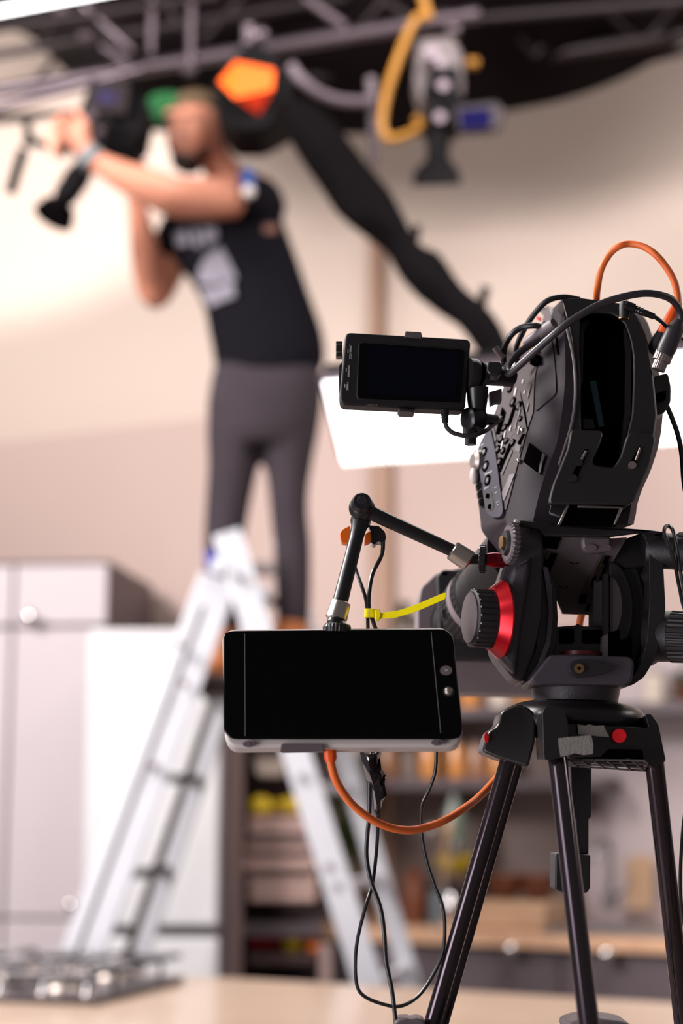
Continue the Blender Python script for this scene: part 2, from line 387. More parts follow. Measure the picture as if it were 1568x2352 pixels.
for z, th in ((0.885, 0.045), (1.54, 0.03), (1.22, 0.02), (0.62, 0.03)):
    bm = nb(); box(bm, ((531 - 784) / F * YR, YR + 0.01, z), (0.33, 0, 0), (0, 0.49, 0), (0, 0, th)); obj('shelf', bm, 'cabdark' if z < 1 and z > .8 else 'shelfwood', rk, bev=0.003)
def crate(x0, x1, ya, yb, Y, lab, sl=2, mt='crate'):
    a = P(x0, yb, Y); b = P(x1, ya, Y); h = b.z - a.z; wdt = b.x - a.x
    c = thing('wooden_crate', (a + b) / 2 + Vector((0, .12, -h / 2)), lab, 'crate', 'crates on the shelf rack')
    for k in range(sl):
        bm = nb(); box(bm, a + Vector((0, 0, h * k / sl)), (wdt, 0, 0), (0, 0.012, 0), (0, 0, h / sl * 0.82)); obj('slat', bm, mt, c, bev=0.002)
    bm = nb(); box(bm, a + Vector((0, .013, 0)), (wdt, 0, 0), (0, 0.25, 0), (0, 0, h * .2)); box(bm, a + Vector((0, .25, 0)), (wdt, 0, 0), (0, 0.012, 0), (0, 0, h))
    for xx in (0, wdt - .012): box(bm, a + Vector((xx, .013, 0)), (.012, 0, 0), (0, 0.24, 0), (0, 0, h))
    obj('crate_box', bm, mt, c)
crate(572, 700, 1872, 1916, YR + .03, 'wooden crate holding the lemons, topmost in the shelf rack', 2)
crate(565, 712, 1921, 1957, YR + .03, 'flat wooden crate second from the top in the rack', 1)
crate(560, 722, 1967, 1998, YR + .03, 'pale flat wooden crate third from the top in the rack', 1)
crate(572, 726, 2012, 2070, YR + .03, 'deeper brown wooden crate standing just above the grey shelf', 2)
bm = nb(); prism(bm, rnd([(581, 1731), (652, 1731), (652, 1783), (590, 1783)], 10), YR + .05, .15); tag(obj('storage_box', bm, 'creambox', bev=.005), 'small cream box on the top of the shelf rack', 'box')
def fruit(nm, x, y, r, Y, m, lab, cat, stem=True):
    p = P(x, y, Y); rm = px2m(r, Y); o = thing(nm, p, lab, cat, 'fruit and vegetables in the rack')
    bm = nb(); ball(bm, p, rm, rm, rm * .92)
    if nm == 'lemon': ball(bm, p + Vector((rm * .9, 0, 0)), rm * .25, rm * .2, rm * .2)
    obj('skin', bm, m, o)
    bm = nb(); cyl(bm, p + Vector((0, 0, rm * .85)), p + Vector((rm * .1, 0, rm * 1.1)), rm * .1, rm * .07); obj('stem', bm, 'leafdark', o)
fruit('lemon', 598, 1853, 27, YR + .1, 'lem', 'large yellow lemon at the left end of the top crate', 'fruit')
fruit('lemon', 640, 1850, 17, YR + .18, 'lem', 'small shaded lemon between two larger lemons in the top crate', 'fruit')
fruit('lemon', 668, 1851, 24, YR + .1, 'lem', 'yellow lemon in the top crate touching the ladder edge', 'fruit')
fruit('pepper', 588, 2164, 20, YR + .1, 'pep', 'red pepper at the left end under the grey shelf', 'pepper')
fruit('pepper', 625, 2160, 22, YR + .12, 'pep', 'red pepper next to the yellow pepper under the grey shelf', 'pepper')
fruit('pepper', 673, 2167, 23, YR + .1, 'lem', 'yellow pepper between red pepper and oranges on the rack', 'pepper')
fruit('orange', 706, 2160, 18, YR + .14, 'oran', 'orange fruit right behind the yellow pepper', 'fruit')
fruit('orange', 722, 2176, 16, YR + .06, 'oran', 'orange fruit lying beside the rack post', 'fruit')
for (x0, x1, ya, yb) in ((567, 735, 2186, 2215),):
    crate(x0, x1, ya, yb, YR + .04, 'shallow dark crate under the peppers at the rack bottom', 1, 'shelfwood')

# leafy plants behind the ladder and behind the camera
def plant(nm, spots, Y, m, lab, potpx, n=26, size=0.05):
    p0 = P(potpx[0], potpx[1], Y); o = thing(nm, p0, lab, 'plant')
    bm = nb(); lathe(bm, p0, p0 + Vector((0, 0, .09)), [(0, .035), (.9, .05), (1, .052), (1, .044)], 18); obj('pot', bm, 'potbrown', o)
    bm = nb()
    for (x, y, r) in spots:
        c = P(x, y, Y)
        for k in range(n):
            a = random.uniform(0, 6.28); e = random.uniform(-.3, 1.2); d = Vector((math.cos(a) * math.cos(e), math.sin(a) * math.cos(e), math.sin(e)))
            q = c + d * px2m(r, Y) * random.uniform(.2, 1); s = d.cross(Vector((0, 0, 1))).normalized() * size * .3; t = q + d * size
            mid = q + d * size * .5 + Vector((0, 0, size * .12)); v = [bm.verts.new(z) for z in (q, mid + s, t, mid - s, mid - Vector((0, 0, .006)))]
            face(bm, (v[0], v[1], v[2], v[3])); face(bm, (v[0], v[4], v[1])); face(bm, (v[1], v[4], v[2])); face(bm, (v[2], v[4], v[3])); face(bm, (v[3], v[4], v[0]))
    for (x, y, r) in spots: tube(bm, [p0 + Vector((0, 0, .06)), (p0 + P(x, y, Y)) / 2 + Vector((0.01, 0, .03)), P(x, y, Y)], .003, 6, 4)
    obj('foliage', bm, m, o)
plant('potted_plant', [(782, 1860, 22), (795, 1925, 26), (806, 1960, 20), (838, 1770, 20)], Yw(800, .3), 'leaf', 'green trailing plant hanging in the gap of the ladder rails', (800, 2103), 30)
plant('potted_plant', [(925, 1430, 34), (945, 1450, 30)], Yw(935, .13), 'leafdark', 'green leafy plant behind the lens hood and yellow cable tie', (935, 1638), 30)
plant('potted_plant', [(1568, 1600, 26), (1562, 1570, 20)], Yw(1565, .13), 'leafdark', 'dark green plant on the shelf at the right picture edge', (1580, 1627), 24)

# kitchen run on the back wall
sA = sw(700, .5); sB = 3.1
bc = thing('base_cabinet', W(.9, .3, 0), 'dark mauve kitchen base cabinets under the long wooden worktop', 'cabinet')
bm = nb(); wbox(bm, sA, sB, 0.0, 0.53, 0.0, 0.86); obj('body', bm, 'cabdark', bc)
for i in range(6):
    a = sA + (sB - sA) * i / 6; b = sA + (sB - sA) * (i + 1) / 6
    bm = nb(); wbox(bm, a + .004, b - .004, 0.53, 0.552, 0.1, 0.845); d = obj('door', bm, 'cabdark', bc, bev=.004)
    if i == 3 or i == 2:
        kp = P(1399 if i == 3 else 1180, 2190 if i == 3 else 2178, Yw(1399 if i == 3 else 1180, .57)); bm = nb(); ball(bm, kp - NRM * .03, .024); cyl(bm, kp, kp - NRM * .03, .008); obj('knob', bm, 'chrome', d)
bm = nb(); wbox(bm, sA, sB, -0.0, 0.58, 0.86, 0.905); tag(obj('worktop', bm, 'worktop', bev=.004), 'long light wooden worktop along the back wall', 'worktop')
bm = nb(); wbox(bm, sw(1330), sB, 0.0, 0.012, 0.905, 2.0); tag(obj('backsplash', bm, 'tile'), 'pale pinkish tiled backsplash behind the tap', 'backsplash')
bm = nb(); wbox(bm, sA, sw(1328), 0.0, 0.012, 0.905, 2.0); tag(obj('backsplash', bm, 'dim_wall'), 'brown board put in for the dim wall behind the jars and pots', 'backsplash')  # dark board put in so the wall below the shelves looks dim
bm = nb(); wbox(bm, sw(1230, .5), sB - .3, 0.1, 0.5, 0.9055, 0.925); tag(obj('sink', bm, 'sinkgrey', bev=.006), 'grey steel sink rim set in the wooden worktop', 'sink')
fq = P(1402, 2090, Yw(1402, .12)); fa = thing('kitchen_tap', fq, 'grey swan-neck kitchen tap behind the right tripod leg', 'tap')
bm = nb(); tube(bm, [fq, P(1402, 1990, Yw(1402, .12)), P(1398, 1940, Yw(1402, .12)), P(1380, 1930, Yw(1402, .2)), P(1368, 1950, Yw(1402, .28)), P(1368, 1975, Yw(1402, .3))], .012, 12); obj('spout', bm, 'sinkgrey', fa)
bm = nb(); cyl(bm, fq, fq + Vector((0, 0, .06)), .024); tube(bm, [fq + Vector((.02, 0, .05)), fq + Vector((.07, -.02, .09))], .007, 8); obj('lever', bm, 'sinkgrey', fa)
# wall shelves
for (x0, x1, z, nm, lab) in ((820, 1420, 1.395, 'wall_shelf', 'grey-brown wall shelf carrying the lower row of jars'), (880, 1720, 1.66, 'wall_shelf', 'upper wall shelf with amber jars below the lens hood')):
    t = thing(nm, W(sw((x0 + x1) / 2), .12, z), lab, 'shelf', 'kitchen wall shelves')
    bm = nb(); wbox(bm, sw(x0), sw(x1), 0.0, 0.25, z, z + .04); obj('board', bm, 'cabdark', t, bev=.003)
    for x in (x0 + 60, x1 - 60):
        bm = nb(); wbox(bm, sw(x), sw(x) + .02, 0.0, 0.2, z - .09, z); obj('bracket', bm, 'shelfwood', t)
def jar(x, zb, r, h, m, lab):
    q = W(sw(x, .13), .13, zb); o = thing('jar', q, lab, 'jar', 'jars on the wall shelves'); up = Vector((0, 0, h))
    bm = nb(); lathe(bm, q, q + up, [(0, r * .9), (.03, r), (.78, r), (.88, r * .75), (.9, r * .75)], 20); obj('jar_body', bm, m, o)
    bm = nb(); lathe(bm, q + up * .9, q + up, [(0, r * .82), (.9, r * .82), (1, r * .7)], 20); obj('lid', bm, 'lid', o)
for x, m, h, lab in ((893, 'amber2', .15, 'brown jar at the left end of the lower wall shelf'), (940, 'lid', .12, 'grey jar second from left on the lower wall shelf'), (984, 'amber', .16, 'amber jar directly right of the short grey jar'),
                  (1046, 'amber', .15, 'bright amber jar below the right end of the white-cased monitor'), (1093, 'amber2', .14, 'brown jar between bright amber jar and left tripod leg'), (1140, 'amber', .13, 'amber jar just behind the left tripod leg top')):
    jar(x, 1.435, .036, h, m, lab)
for x, m, lab in ((1010, 'amber2', 'brown jar on the upper shelf behind the monitor corner'), (1079, 'amber', 'amber jar on the upper shelf right of the monitor'), (1147, 'creambox', 'pinkish jar on the upper shelf left of the tripod bowl'), (1205, 'amber', 'amber jar on the upper shelf beside the tripod bowl'), (1500, 'creambox', 'pale jar on the upper shelf right of the tripod')):
    jar(x, 1.70, .042, .12, m, lab)
def pot(nm, x, yb, off, prof, m, lab, cat, group=None, extra=None):
    q = W(sw(x, off), off, .9052 if yb is None else yb); o = thing(nm, q, lab, cat, group); h = prof[-1][0]
    bm = nb(); lathe(bm, q, q + Vector((0, 0, h)), [(a / h, r) for a, r in prof], 24); obj('vessel', bm, m, o)
    if extra: extra(o, q)
    return o
def utensils(o, q):
    for k in range(5):
        a = k * 1.3; bm = nb(); tip = q + Vector((.05 * math.cos(a), .03 * math.sin(a), .27 + .02 * k)); tube(bm, [q + Vector((0, 0, .08)), tip], .005, 6, 1); ball(bm, tip, .02, .008, .03); obj('utensil', bm, ('steel_dim', 'tan', 'cabdark')[k % 3], o)
pot('utensil_pot', 1008, None, .3, [(0, .045), (.12, .05), (.125, .05), (.125, .04)], 'potgrey', 'grey pot full of cooking utensils on the wooden worktop', 'pot', None, utensils)
pot('ceramic_jug', 948, None, .3, [(0, .03), (.05, .05), (.12, .045), (.17, .03), (.2, .034), (.2, .026)], 'potbrown', 'brown ceramic jug left of the utensil pot', 'jug', None,
    lambda o, q: obj('handle', (lambda b: (tube(b, [q + Vector((-.03, 0, .16)), q + Vector((-.08, 0, .14)), q + Vector((-.05, 0, .06))], .007, 8), b)[1])(nb()), 'potbrown', o))
for x, lab in ((1152, 'brown bowl stack left of the middle tripod leg, on a tray'), (1224, 'brown bowl beside the middle tripod leg, on a tray')):
    pot('bowl', x, 1.0, .25, [(0, .03), (.03, .06), (.09, .075), (.09, .068), (.04, .05)], 'potbrown', lab, 'bowl', 'brown bowls on the worktop')
bm = nb(); wbox(bm, sw(1105, .25), sw(1270, .25), .12, .4, .906, 1.0); tag(obj('bread_box', bm, 'tan', bev=.01), 'tan wooden box carrying the brown bowls on the worktop', 'box')
pot('glass_bottle', 1040, 1.17, .2, [(0, .04), (.14, .045), (.18, .02), (.23, .015), (.23, .01)], 'greenglass', 'green glass bottle below the jar shelf', 'bottle')
pot('fruit_bowl', 1037, 1.08, .2, [(0, .03), (.04, .07), (.07, .08), (.07, .07)], 'lem', 'yellow bowl under the green glass bottle', 'bowl')
bm = nb(); wbox(bm, sw(985, .2), sw(1090, .2), .02, .3, 1.055, 1.08); bm2 = bm
wbox(bm, sw(987, .2), sw(987, .2) + .015, .02, .3, .906, 1.055); wbox(bm, sw(1088, .2) - .015, sw(1088, .2), .02, .3, .906, 1.055)
tag(obj('counter_riser', bm, 'shelfwood'), 'low dark riser stand under the yellow bowl', 'stand')
pot('kettle', 1027, 1.0 - .095, .42, [(0, .02), (.05, .035), (.1, .02), (.12, .008)], 'chrome', 'small shiny round steel pot before the grey utensil pot', 'pot')
bm = nb(); prism(bm, rnd([(1440, 1970), (1500, 1965), (1500, 2090), (1440, 2090)], 8), Yw(1460, .1), .02); tag(obj('cutting_board', bm, 'tan', bev=.003), 'tan cutting board leaning beside the kitchen tap', 'board')
# island in front
DI = 3.89
def I(s, d, z): return U * s + NRM * d + Vector((0, 0, z))
bm = nb(); box(bm, I(-3.6, DI - 1.02, .86), U * 5.4, NRM * 1.02, (0, 0, .04)); tag(obj('island_worktop', bm, 'table', bev=.006), 'pale wooden island worktop across the bottom of the picture', 'worktop')
isl = thing('kitchen_island', I(-1.0, DI - .5, 0), 'dark mauve kitchen island body under the pale wooden top', 'kitchen island')
bm = nb(); box(bm, I(-3.5, DI - .95, 0), U * 5.2, NRM * .88, (0, 0, .86)); obj('body', bm, 'cabdark', isl)
for k in range(6):
    bm = nb(); box(bm, I(-3.5 + k * .866 + .005, DI - .972, .1), U * .856, NRM * .02, (0, 0, .74)); obj('door', bm, 'cabdark', isl, bev=.003)
# gas hob, left part of the island: right front corner seen at (215,2303), right back corner at (425,2243)
hc = P(215, 2304, 1); 
def onplane(px, py, z):
    a = P(px, py, 1.0); t = (z - CAMH) / (a.z - CAMH); return Vector((a.x * t, t, z))
c1 = onplane(222, 2300, .91); c2 = onplane(428, 2247, .91); c0 = onplane(-260, 2284, .91)
vx = (c0 - c1); vy = (c2 - c1) * .97
hob = thing('gas_hob', c1 + vx * .5 + vy * .5, 'black gas hob with iron grates set on the island worktop', 'hob')
bm = nb(); box(bm, c1 - Vector((0, 0, .009)), vx, vy, (0, 0, .016)); obj('hob_plate', bm, 'hobglass', hob, bev=.003)
ex = vx.normalized(); ey = vy.normalized(); LX = vx.length; LY = vy.length
bc_ = [(.16, .16), (.16, .42), (.44, .16), (.44, .42)]
for (a, b) in bc_:
    if b > LY - .05: b = LY - .1
    q = c1 + ex * a + ey * b + Vector((0, 0, .008))
    bm = nb(); lathe(bm, q, q + Vector((0, 0, .022)), [(0, .055), (.4, .05), (.5, .038), (1, .036)], 20); br = obj('burner', bm, 'steel_dim', hob)
    bm = nb(); lathe(bm, q + Vector((0, 0, .022)), q + Vector((0, 0, .03)), [(0, .034), (1, .03)], 20); obj('burner_cap', bm, 'iron', br)
    bm = nb()
    for k in range(4):
        an = k * math.pi / 2; d = ex * math.cos(an) + ey * math.sin(an)
        tube(bm, [q + d * .125, q + d * .125 + Vector((0, 0, .05)), q + d * .03 + Vector((0, 0, .05))], .006, 6, 2)
    sq = [q + ex * sx * .125 + ey * sy * .125 + Vector((0, 0, .045)) for sx, sy in ((-1, -1), (1, -1), (1, 1), (-1, 1), (-1, -1))]
    for s0, s1 in zip(sq[:-1], sq[1:]): tube(bm, [s0, s1], .0065, 6, 1)
    obj('pan_support', bm, 'iron', hob)
for k in range(5):
    q = c1 + ex * (.04 + .11 * k) + ey * .035 + Vector((0, 0, .006)); bm = nb(); lathe(bm, q, q + Vector((0, 0, .028)), [(0, .022), (.2, .022), (.25, .018), (1, .016)], 18); obj('knob', bm, 'chrome', hob)

# ---------------------------------------------------------------- LED light panels
pl = [(742, 878, 3.2), (784, 1058, 3.75), (1120, 1040, 3.65), (1640, 995, 3.5), (1640, 815, 3.0)]
led = thing('led_light_panel', P(1150, 950, 3.45), 'large glowing white LED panel hanging behind the filming camera', 'light panel')
q = [P(742, 885, 3.30), P(786, 1058, 3.62), P(1650, 1002, 3.42), P(1650, 812, 3.08)]
nn = (q[1] - q[0]).cross(q[2] - q[0]).normalized()
if nn.y < 0: nn = -nn
bm = nb(); poly3(bm, q, [v + nn * .012 for v in q]); obj('diffuser', bm, 'led', led)
bm = nb()
for a, b in zip(q, q[1:] + q[:1]):
    tube(bm, [a + nn * .02, b + nn * .02], .012, 8, 1)
obj('frame', bm, 'truss', led)
bm = nb(); poly3(bm, [v + nn * .014 for v in q], [v + nn * .05 for v in q]); obj('housing', bm, 'blackmat', led)
bm = nb()
for k in range(46):
    t = (k + .5) / 46; a = q[1].lerp(q[2], t); ball(bm, a - nn * .006, .0055, u=8, v=6)
obj('led_row', bm, 'ledbar', led)
tl = thing('led_tube_light', P(60, -20, 3.6), 'glowing white light bar at the top left picture corner', 'lamp')
q = [P(-260, 84, 3.6), P(300, -20, 3.6), P(300, -90, 3.75), P(-260, 10, 3.75)]
nn = Vector((0, .4, 1)).normalized()
bm = nb(); poly3(bm, q, [v + nn * .03 for v in q]); obj('diffuser', bm, 'ledbar', tl)
bm = nb(); poly3(bm, [v + nn * .031 for v in q], [v + nn * .06 for v in q]); obj('housing', bm, 'blackmat', tl)
# ================================================================ OVERHEAD GRID
tr = thing('lighting_truss', P(500, 110, 5.1), 'purple-grey metal lighting truss running above the photographer', 'truss')
def chord(par, a, b, r, m='truss', nm='chord'):
    bm = nb(); cyl(bm, P(*a), P(*b), px2m(r, (a[2] + b[2]) / 2), n=12); return obj(nm, bm, m, par)
chord(tr, (-160, 233, 5.3), (1100, 33, 4.95), 17)
chord(tr, (-160, 150, 5.7), (800, -6, 5.4), 12, 'truss_dark')
chord(tr, (-160, 90, 5.0), (500, -10, 4.8), 10, 'truss_dark')
chord(tr, (-100, 272, 5.25), (330, 158, 5.1), 13)
for a, b, r in (((192, 12, 5.2), (306, 116, 5.2), 10), ((350, -10, 5.1), (346, 124, 5.1), 9), ((440, -10, 5.1), (436, 158, 5.1), 9), ((556, -8, 5.2), (464, 92, 5.2), 8),
                ((236, 106, 5.1), (296, 146, 5.1), 11), ((150, 20, 5.4), (96, 90, 5.4), 8), ((700, -6, 5.1), (792, 60, 5.1), 11), ((870, -8, 5.2), (946, 42, 5.2), 8), ((884, -4, 5.3), (832, 56, 5.3), 8),
                ((420, 66, 5.5), (372, -8, 5.5), 7), ((60, 210, 5.4), (130, 130, 5.4), 7), ((620, 10, 5.5), (560, 80, 5.5), 7)):
    chord(tr, a, b, r, 'truss' if r > 8 else 'truss_dark', 'brace')
for x, y, r in ((141, 22, 14), (196, 84, 14), (434, 160, 13), (1040, 70, 18), (598, 84, 18), (1020, 44, 20)):
    bm = nb(); p = P(x, y, 5.08); cyl(bm, p - Vector((0.02, 0, 0)), p + Vector((.02, 0, 0)), px2m(r, 5.08), n=16); obj('clamp', bm, 'truss', tr)
tr2 = thing('lighting_truss', P(1300, 120, 5.6), 'dim dark truss section at the top right under the black ceiling cloth', 'truss')
for a, b, r in (((1040, 158, 5.7), (1720, 58, 5.2), 16), ((1060, 44, 5.4), (1720, -10, 5.0), 13), ((1000, 262, 6.0), (1600, 110, 5.6), 9), ((560, 190, 5.8), (1040, 150, 5.7), 12), ((500, 30, 5.9), (1100, 80, 5.8), 9)):
    chord(tr2, a, b, r, 'truss_dark')
for a, b, r in (((1150, 30, 5.4), (1230, 130, 5.5), 7), ((1300, 20, 5.4), (1230, 130, 5.5), 7), ((1380, 10, 5.3), (1470, 100, 5.4), 7), ((1560, 0, 5.2), (1480, 100, 5.3), 7)):
    chord(tr2, a, b, r, 'truss_dark', 'brace')
# grey conduit sag and drop pipe
bm = nb(); tube(bm, path([(668, 150), (690, 180), (730, 212), (790, 232), (862, 232)], 5.0), px2m(12, 5), 10)
tag(obj('cable_loom', bm, 'greycable'), 'sagging grey cable loom between orange-lit lamp and yellow cable', 'cable')
bm = nb(); tube(bm, path([(852, 180), (856, 262), (858, 375)], 5.05), px2m(12, 5), 10, 3)
dp = obj('hanging_pipe', bm, 'greycable'); tag(dp, 'short grey pipe hanging from the truss left of the yellow cable', 'pipe')
bm = nb(); tube(bm, path([(966, -30), (978, 20), (984, 36), (960, 40), (945, 60), (920, 120), (895, 190), (882, 245), (878, 290), (892, 318), (925, 314), (958, 298), (968, 284), (955, 268)], 4.85), px2m(11, 4.85), 10)
tag(obj('yellow_cable', bm, 'yellowcable'), 'yellow cable looping down from the truss beside the overhead camera', 'cable')
bm = nb(); tube(bm, [P(1070, 146, 4.9), P(1098, 146, 4.9)], px2m(13, 4.9), 10, 1); tag(obj('yellow_connector', bm, 'yellowcable'), 'small yellow plug on the truss right of the overhead camera', 'plug')
# lamp with the orange gel
YL = 4.7
lm = thing('studio_lamp', P(580, 180, YL), 'black studio lamp head with an orange gel clamped to the truss', 'lamp')
bm = nb(); prism(bm, rnd([(548, 110), (598, 96), (640, 128), (672, 200), (668, 262), (600, 300), (530, 300), (492, 250), (490, 190), (520, 140)], 16), YL + .02, .22); obj('lamp_housing', bm, 'blackmat', lm, bev=.012)
bm = nb(); g = [(503, 187, YL - .03), (541, 141, YL), (630, 160, YL + .01), (626, 205, YL - .02), (540, 224, YL - .05)]
fr_ = [P(*p) for p in g]; poly3(bm, fr_, [v + Vector((0, .006, 0)) for v in fr_]); obj('gel_sheet', bm, 'gel', lm)
bm = nb(); g = [(541, 225, YL - .05), (626, 206, YL - .02), (594, 262, YL + .01)]
fr_ = [P(*p) for p in g]; poly3(bm, fr_, [v + Vector((0, .006, 0)) for v in fr_]); obj('gel_flap', bm, 'gel2', lm)
bm = nb(); cyl(bm, P(570, 60, YL + .1), P(575, 130, YL + .1), .018); ball(bm, P(570, 95, YL + .05), .018); ball(bm, P(598, 82, YL + .05), .026); obj('clamp', bm, 'truss', lm)
# arm wrapped in black cloth
L_ = [(628, 262), (668, 330), (735, 425), (772, 492), (878, 560), (905, 620), (960, 672), (1045, 745), (1110, 815), (1150, 880)]
R_ = [(716, 236), (785, 310), (875, 412), (925, 500), (965, 560), (1010, 598), (1062, 655), (1120, 722), (1166, 782), (1185, 850)]
bm = nb(); rings = []
Lp = smooth_pts([Vector((x, y, 0)) for x, y in L_], 3); Rp = smooth_pts([Vector((x, y, 0)) for x, y in R_], 3)
for i, (l, r) in enumerate(zip(Lp, Rp)):
    Y = 4.6 - 0.9 * i / len(Lp); a = P(l.x, l.y, Y); b = P(r.x, r.y, Y); c = (a + b) / 2; h = (b - a) / 2; ring = []
    for k in range(18):
        an = 2 * math.pi * k / 18; q = 1 + 0.10 * math.sin(3 * an + i * .5) + .05 * math.sin(5 * an + i)
        ring.append(c + h * math.cos(an) + Vector((0, .075 * q * math.sin(an), 0.01 * math.sin(2 * an + i))))
    rings.append(ring)
loft(bm, rings)
arm = thing('camera_crane_arm', P(900, 560, 4.2), 'black cloth-wrapped crane arm running diagonally from truss to behind the camera', 'crane arm')
obj('cloth_sleeve', bm, 'blackfab', arm)
for t, (x, y) in ((.45, (948, 560)), (.75, (1105, 700))):
    bm = nb(); Y = 4.6 - .9 * t; cyl(bm, P(x + 10, y - 40, Y), P(x - 6, y + 30, Y), .012); obj('clip', bm, 'blackmat', arm)
# overhead camera pointing down
YO = 4.8
oc = thing('overhead_camera', P(1005, 240, YO), 'black overhead camera with a wide lens hood pointing straight down', 'camera')
bm = nb(); prism(bm, rnd([(958, 88), (1040, 80), (1062, 120), (1066, 210), (1046, 236), (966, 232), (950, 180)], 10), YO, .12); obj('camera_body', bm, 'camgrey', oc, bev=.01)
bm = nb(); prism(bm, rnd([(985, 158), (1052, 150), (1058, 282), (976, 286)], 8), YO - .05, .14); obj('lens_mount', bm, 'blackmat', oc, bev=.008)
bm = nb(); lathe(bm, P(1010, 270, YO), P(1003, 384, YO), [(0, px2m(36, YO)), (.3, px2m(33, YO)), (.32, px2m(29, YO)), (1, px2m(27, YO))], 24); obj('lens_barrel', bm, 'blackmat', oc)
bm = nb(); a = [P(980, 368, YO - .03), P(1030, 364, YO - .03), P(1030, 362, YO + .04), P(980, 366, YO + .04)]; b = [P(950, 400, YO - .07), P(1054, 396, YO - .07), P(1052, 388, YO + .08), P(950, 392, YO + .08)]
c = [P(947, 428, YO - .07), P(1060, 424, YO - .07), P(1058, 410, YO + .08), P(948, 414, YO + .08)]; loft(bm, [a, b, c]); obj('lens_hood', bm, 'blackmat', oc, bev=.004)
for x, y, r in ((992, 120, 16), (1012, 142, 13), (1018, 195, 13), (1030, 220, 12), (1010, 268, 13), (984, 205, 12), (1046, 178, 10)):
    bm = nb(); p = P(x, y, YO - .07); cyl(bm, p, p + Vector((0, .05, 0)), px2m(r, YO)); obj('knob', bm, 'truss' if r > 12.5 else 'blackmat', oc)
om = thing('small_monitor', P(1104, 268, YO - .05), 'small monitor with a dark blue screen beside the overhead camera', 'monitor')
bm = nb(); prism(bm, rnd([(1046, 242), (1140, 232), (1160, 250), (1154, 292), (1130, 300), (1052, 304)], 8), YO - .06, .03); obj('case', bm, 'truss_dark', om, bev=.004)
bm = nb(); prism(bm, [(1056, 252), (1128, 248), (1126, 292), (1058, 297)], YO - .064, .01); obj('screen', bm, 'navy', om)
bm = nb(); tube(bm, [P(1060, 240, YO - .02), P(1046, 215, YO - .01)], .012, 8, 1); obj('bracket', bm, 'blackmat', om)

# ================================================================ LADDER
YA = 5.0
ld = thing('step_ladder', Vector((P(520, 1800, YA).x, 5.2, 0)), 'tall aluminium double ladder carrying the photographer', 'ladder')
def rail(a, b, w, d, m='alu', nm='rail', par=ld):
    """rail between two centre-line points given as (px,py,Y); w metres wide in the picture plane, d deep"""
    A = P(*a); B = P(*b); dr = (B - A).normalized(); s = dr.cross(Vector((0, 1, 0))).normalized() * w / 2; dd = Vector((0, d, 0))
    bm = nb()
    poly3(bm, [A - s, A + s, B + s, B - s], [A - s + dd, A + s + dd, B + s + dd, B - s + dd]); return obj(nm, bm, m, par, bev=.004)
def ext(a, b, z=0.0):
    """carry line a->b on to the floor"""
    A = P(*a); B = P(*b); t = (z - A.z) / (B.z - A.z); C = A.lerp(B, t); return (784 + 0, 0, C)
def rail_to_floor(a, b, w, d, m='alu', nm='rail', bow=0.0):
    A = P(*a); B = P(*b); t = (0.0 - A.z) / (B.z - A.z); B = A.lerp(B, t)
    dr = (B - A).normalized(); s = dr.cross(Vector((0, 1, 0))).normalized() * w / 2; dd = Vector((0, d, 0)); bm = nb()
    poly3(bm, [A - s, A + s, B + s, B - s], [A - s + dd, A + s + dd, B + s + dd, B - s + dd])
    o = obj(nm, bm, m, ld, bev=.004); return A, B, s, o
# front section (falls to the left): near and far rail
A1, B1, s1, _ = rail_to_floor((503, 1325, 4.98), (188, 2190, 4.86), .122, .03)
A2, B2, s2, _ = rail_to_floor((600, 1345, 5.42), (318, 2190, 5.34), .066, .03)
# back section (falls to the right)
A4, B4, s4, _ = rail_to_floor((520, 1222, 4.94), (842, 2245, 4.90), .084, .03)
A5, B5, s5, _ = rail_to_floor((644, 1240, 5.40), (940, 2245, 5.36), .062, .03)
def groove(A, B, s, off, wdt=.012):
    dr = (B - A).normalized(); u_ = s.normalized(); bm = nb(); a = A + dr * .1 + u_ * off; b = B - dr * .05 + u_ * off; e = u_ * wdt / 2
    poly3(bm, [a - e - Vector((0, .003, 0)), a + e - Vector((0, .003, 0)), b + e - Vector((0, .003, 0)), b - e - Vector((0, .003, 0))], [a - e + Vector((0, .002, 0)), a + e + Vector((0, .002, 0)), b + e + Vector((0, .002, 0)), b - e + Vector((0, .002, 0))])
    obj('groove', bm, 'alu_dark', ld)
groove(A2, B2, s2, -.034 if s2.x > 0 else .034, .026); groove(A1, B1, s1, -.014 if s1.x > 0 else .014, .012)
def rung(y, An, Bn, Af, Bf, w=.028, m='alu_dark'):
    z = P(500, y, 5.0).z
    a = An.lerp(Bn, (z - An.z) / (Bn.z - An.z)); b = Af.lerp(Bf, (z - Af.z) / (Bf.z - Af.z))
    bm = nb(); d = (b - a); sx = Vector((0, w, 0)) if abs(d.x) > abs(d.y) else Vector((w, 0, 0))
    box(bm, a - sx / 2 + Vector((0, .012, -w / 2)), sx, d, (0, 0, w)); obj('rung', bm, m, ld, bev=.004)
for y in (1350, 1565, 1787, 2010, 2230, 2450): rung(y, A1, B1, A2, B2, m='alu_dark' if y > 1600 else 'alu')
for y in (1370, 1590, 1810, 2032, 2255, 2470): rung(y, A4, B4, A5, B5, m='alu')
for (x, y) in ((545, 1322), (694, 1785), (756, 1990), (775, 2036), (410, 1480), (422, 1570), (352, 1760), (240, 2010)):
    bm = nb(); p = P(x, y, 4.915 if x > 500 else 4.9); cyl(bm, p - Vector((0, .012, 0)), p + Vector((0, .02, 0)), .012); obj('rivet', bm, 'seam', ld)
bm = nb(); cyl(bm, P(498, 1300, 4.93), P(660, 1310, 5.44), .022); obj('hinge', bm, 'alu', ld)
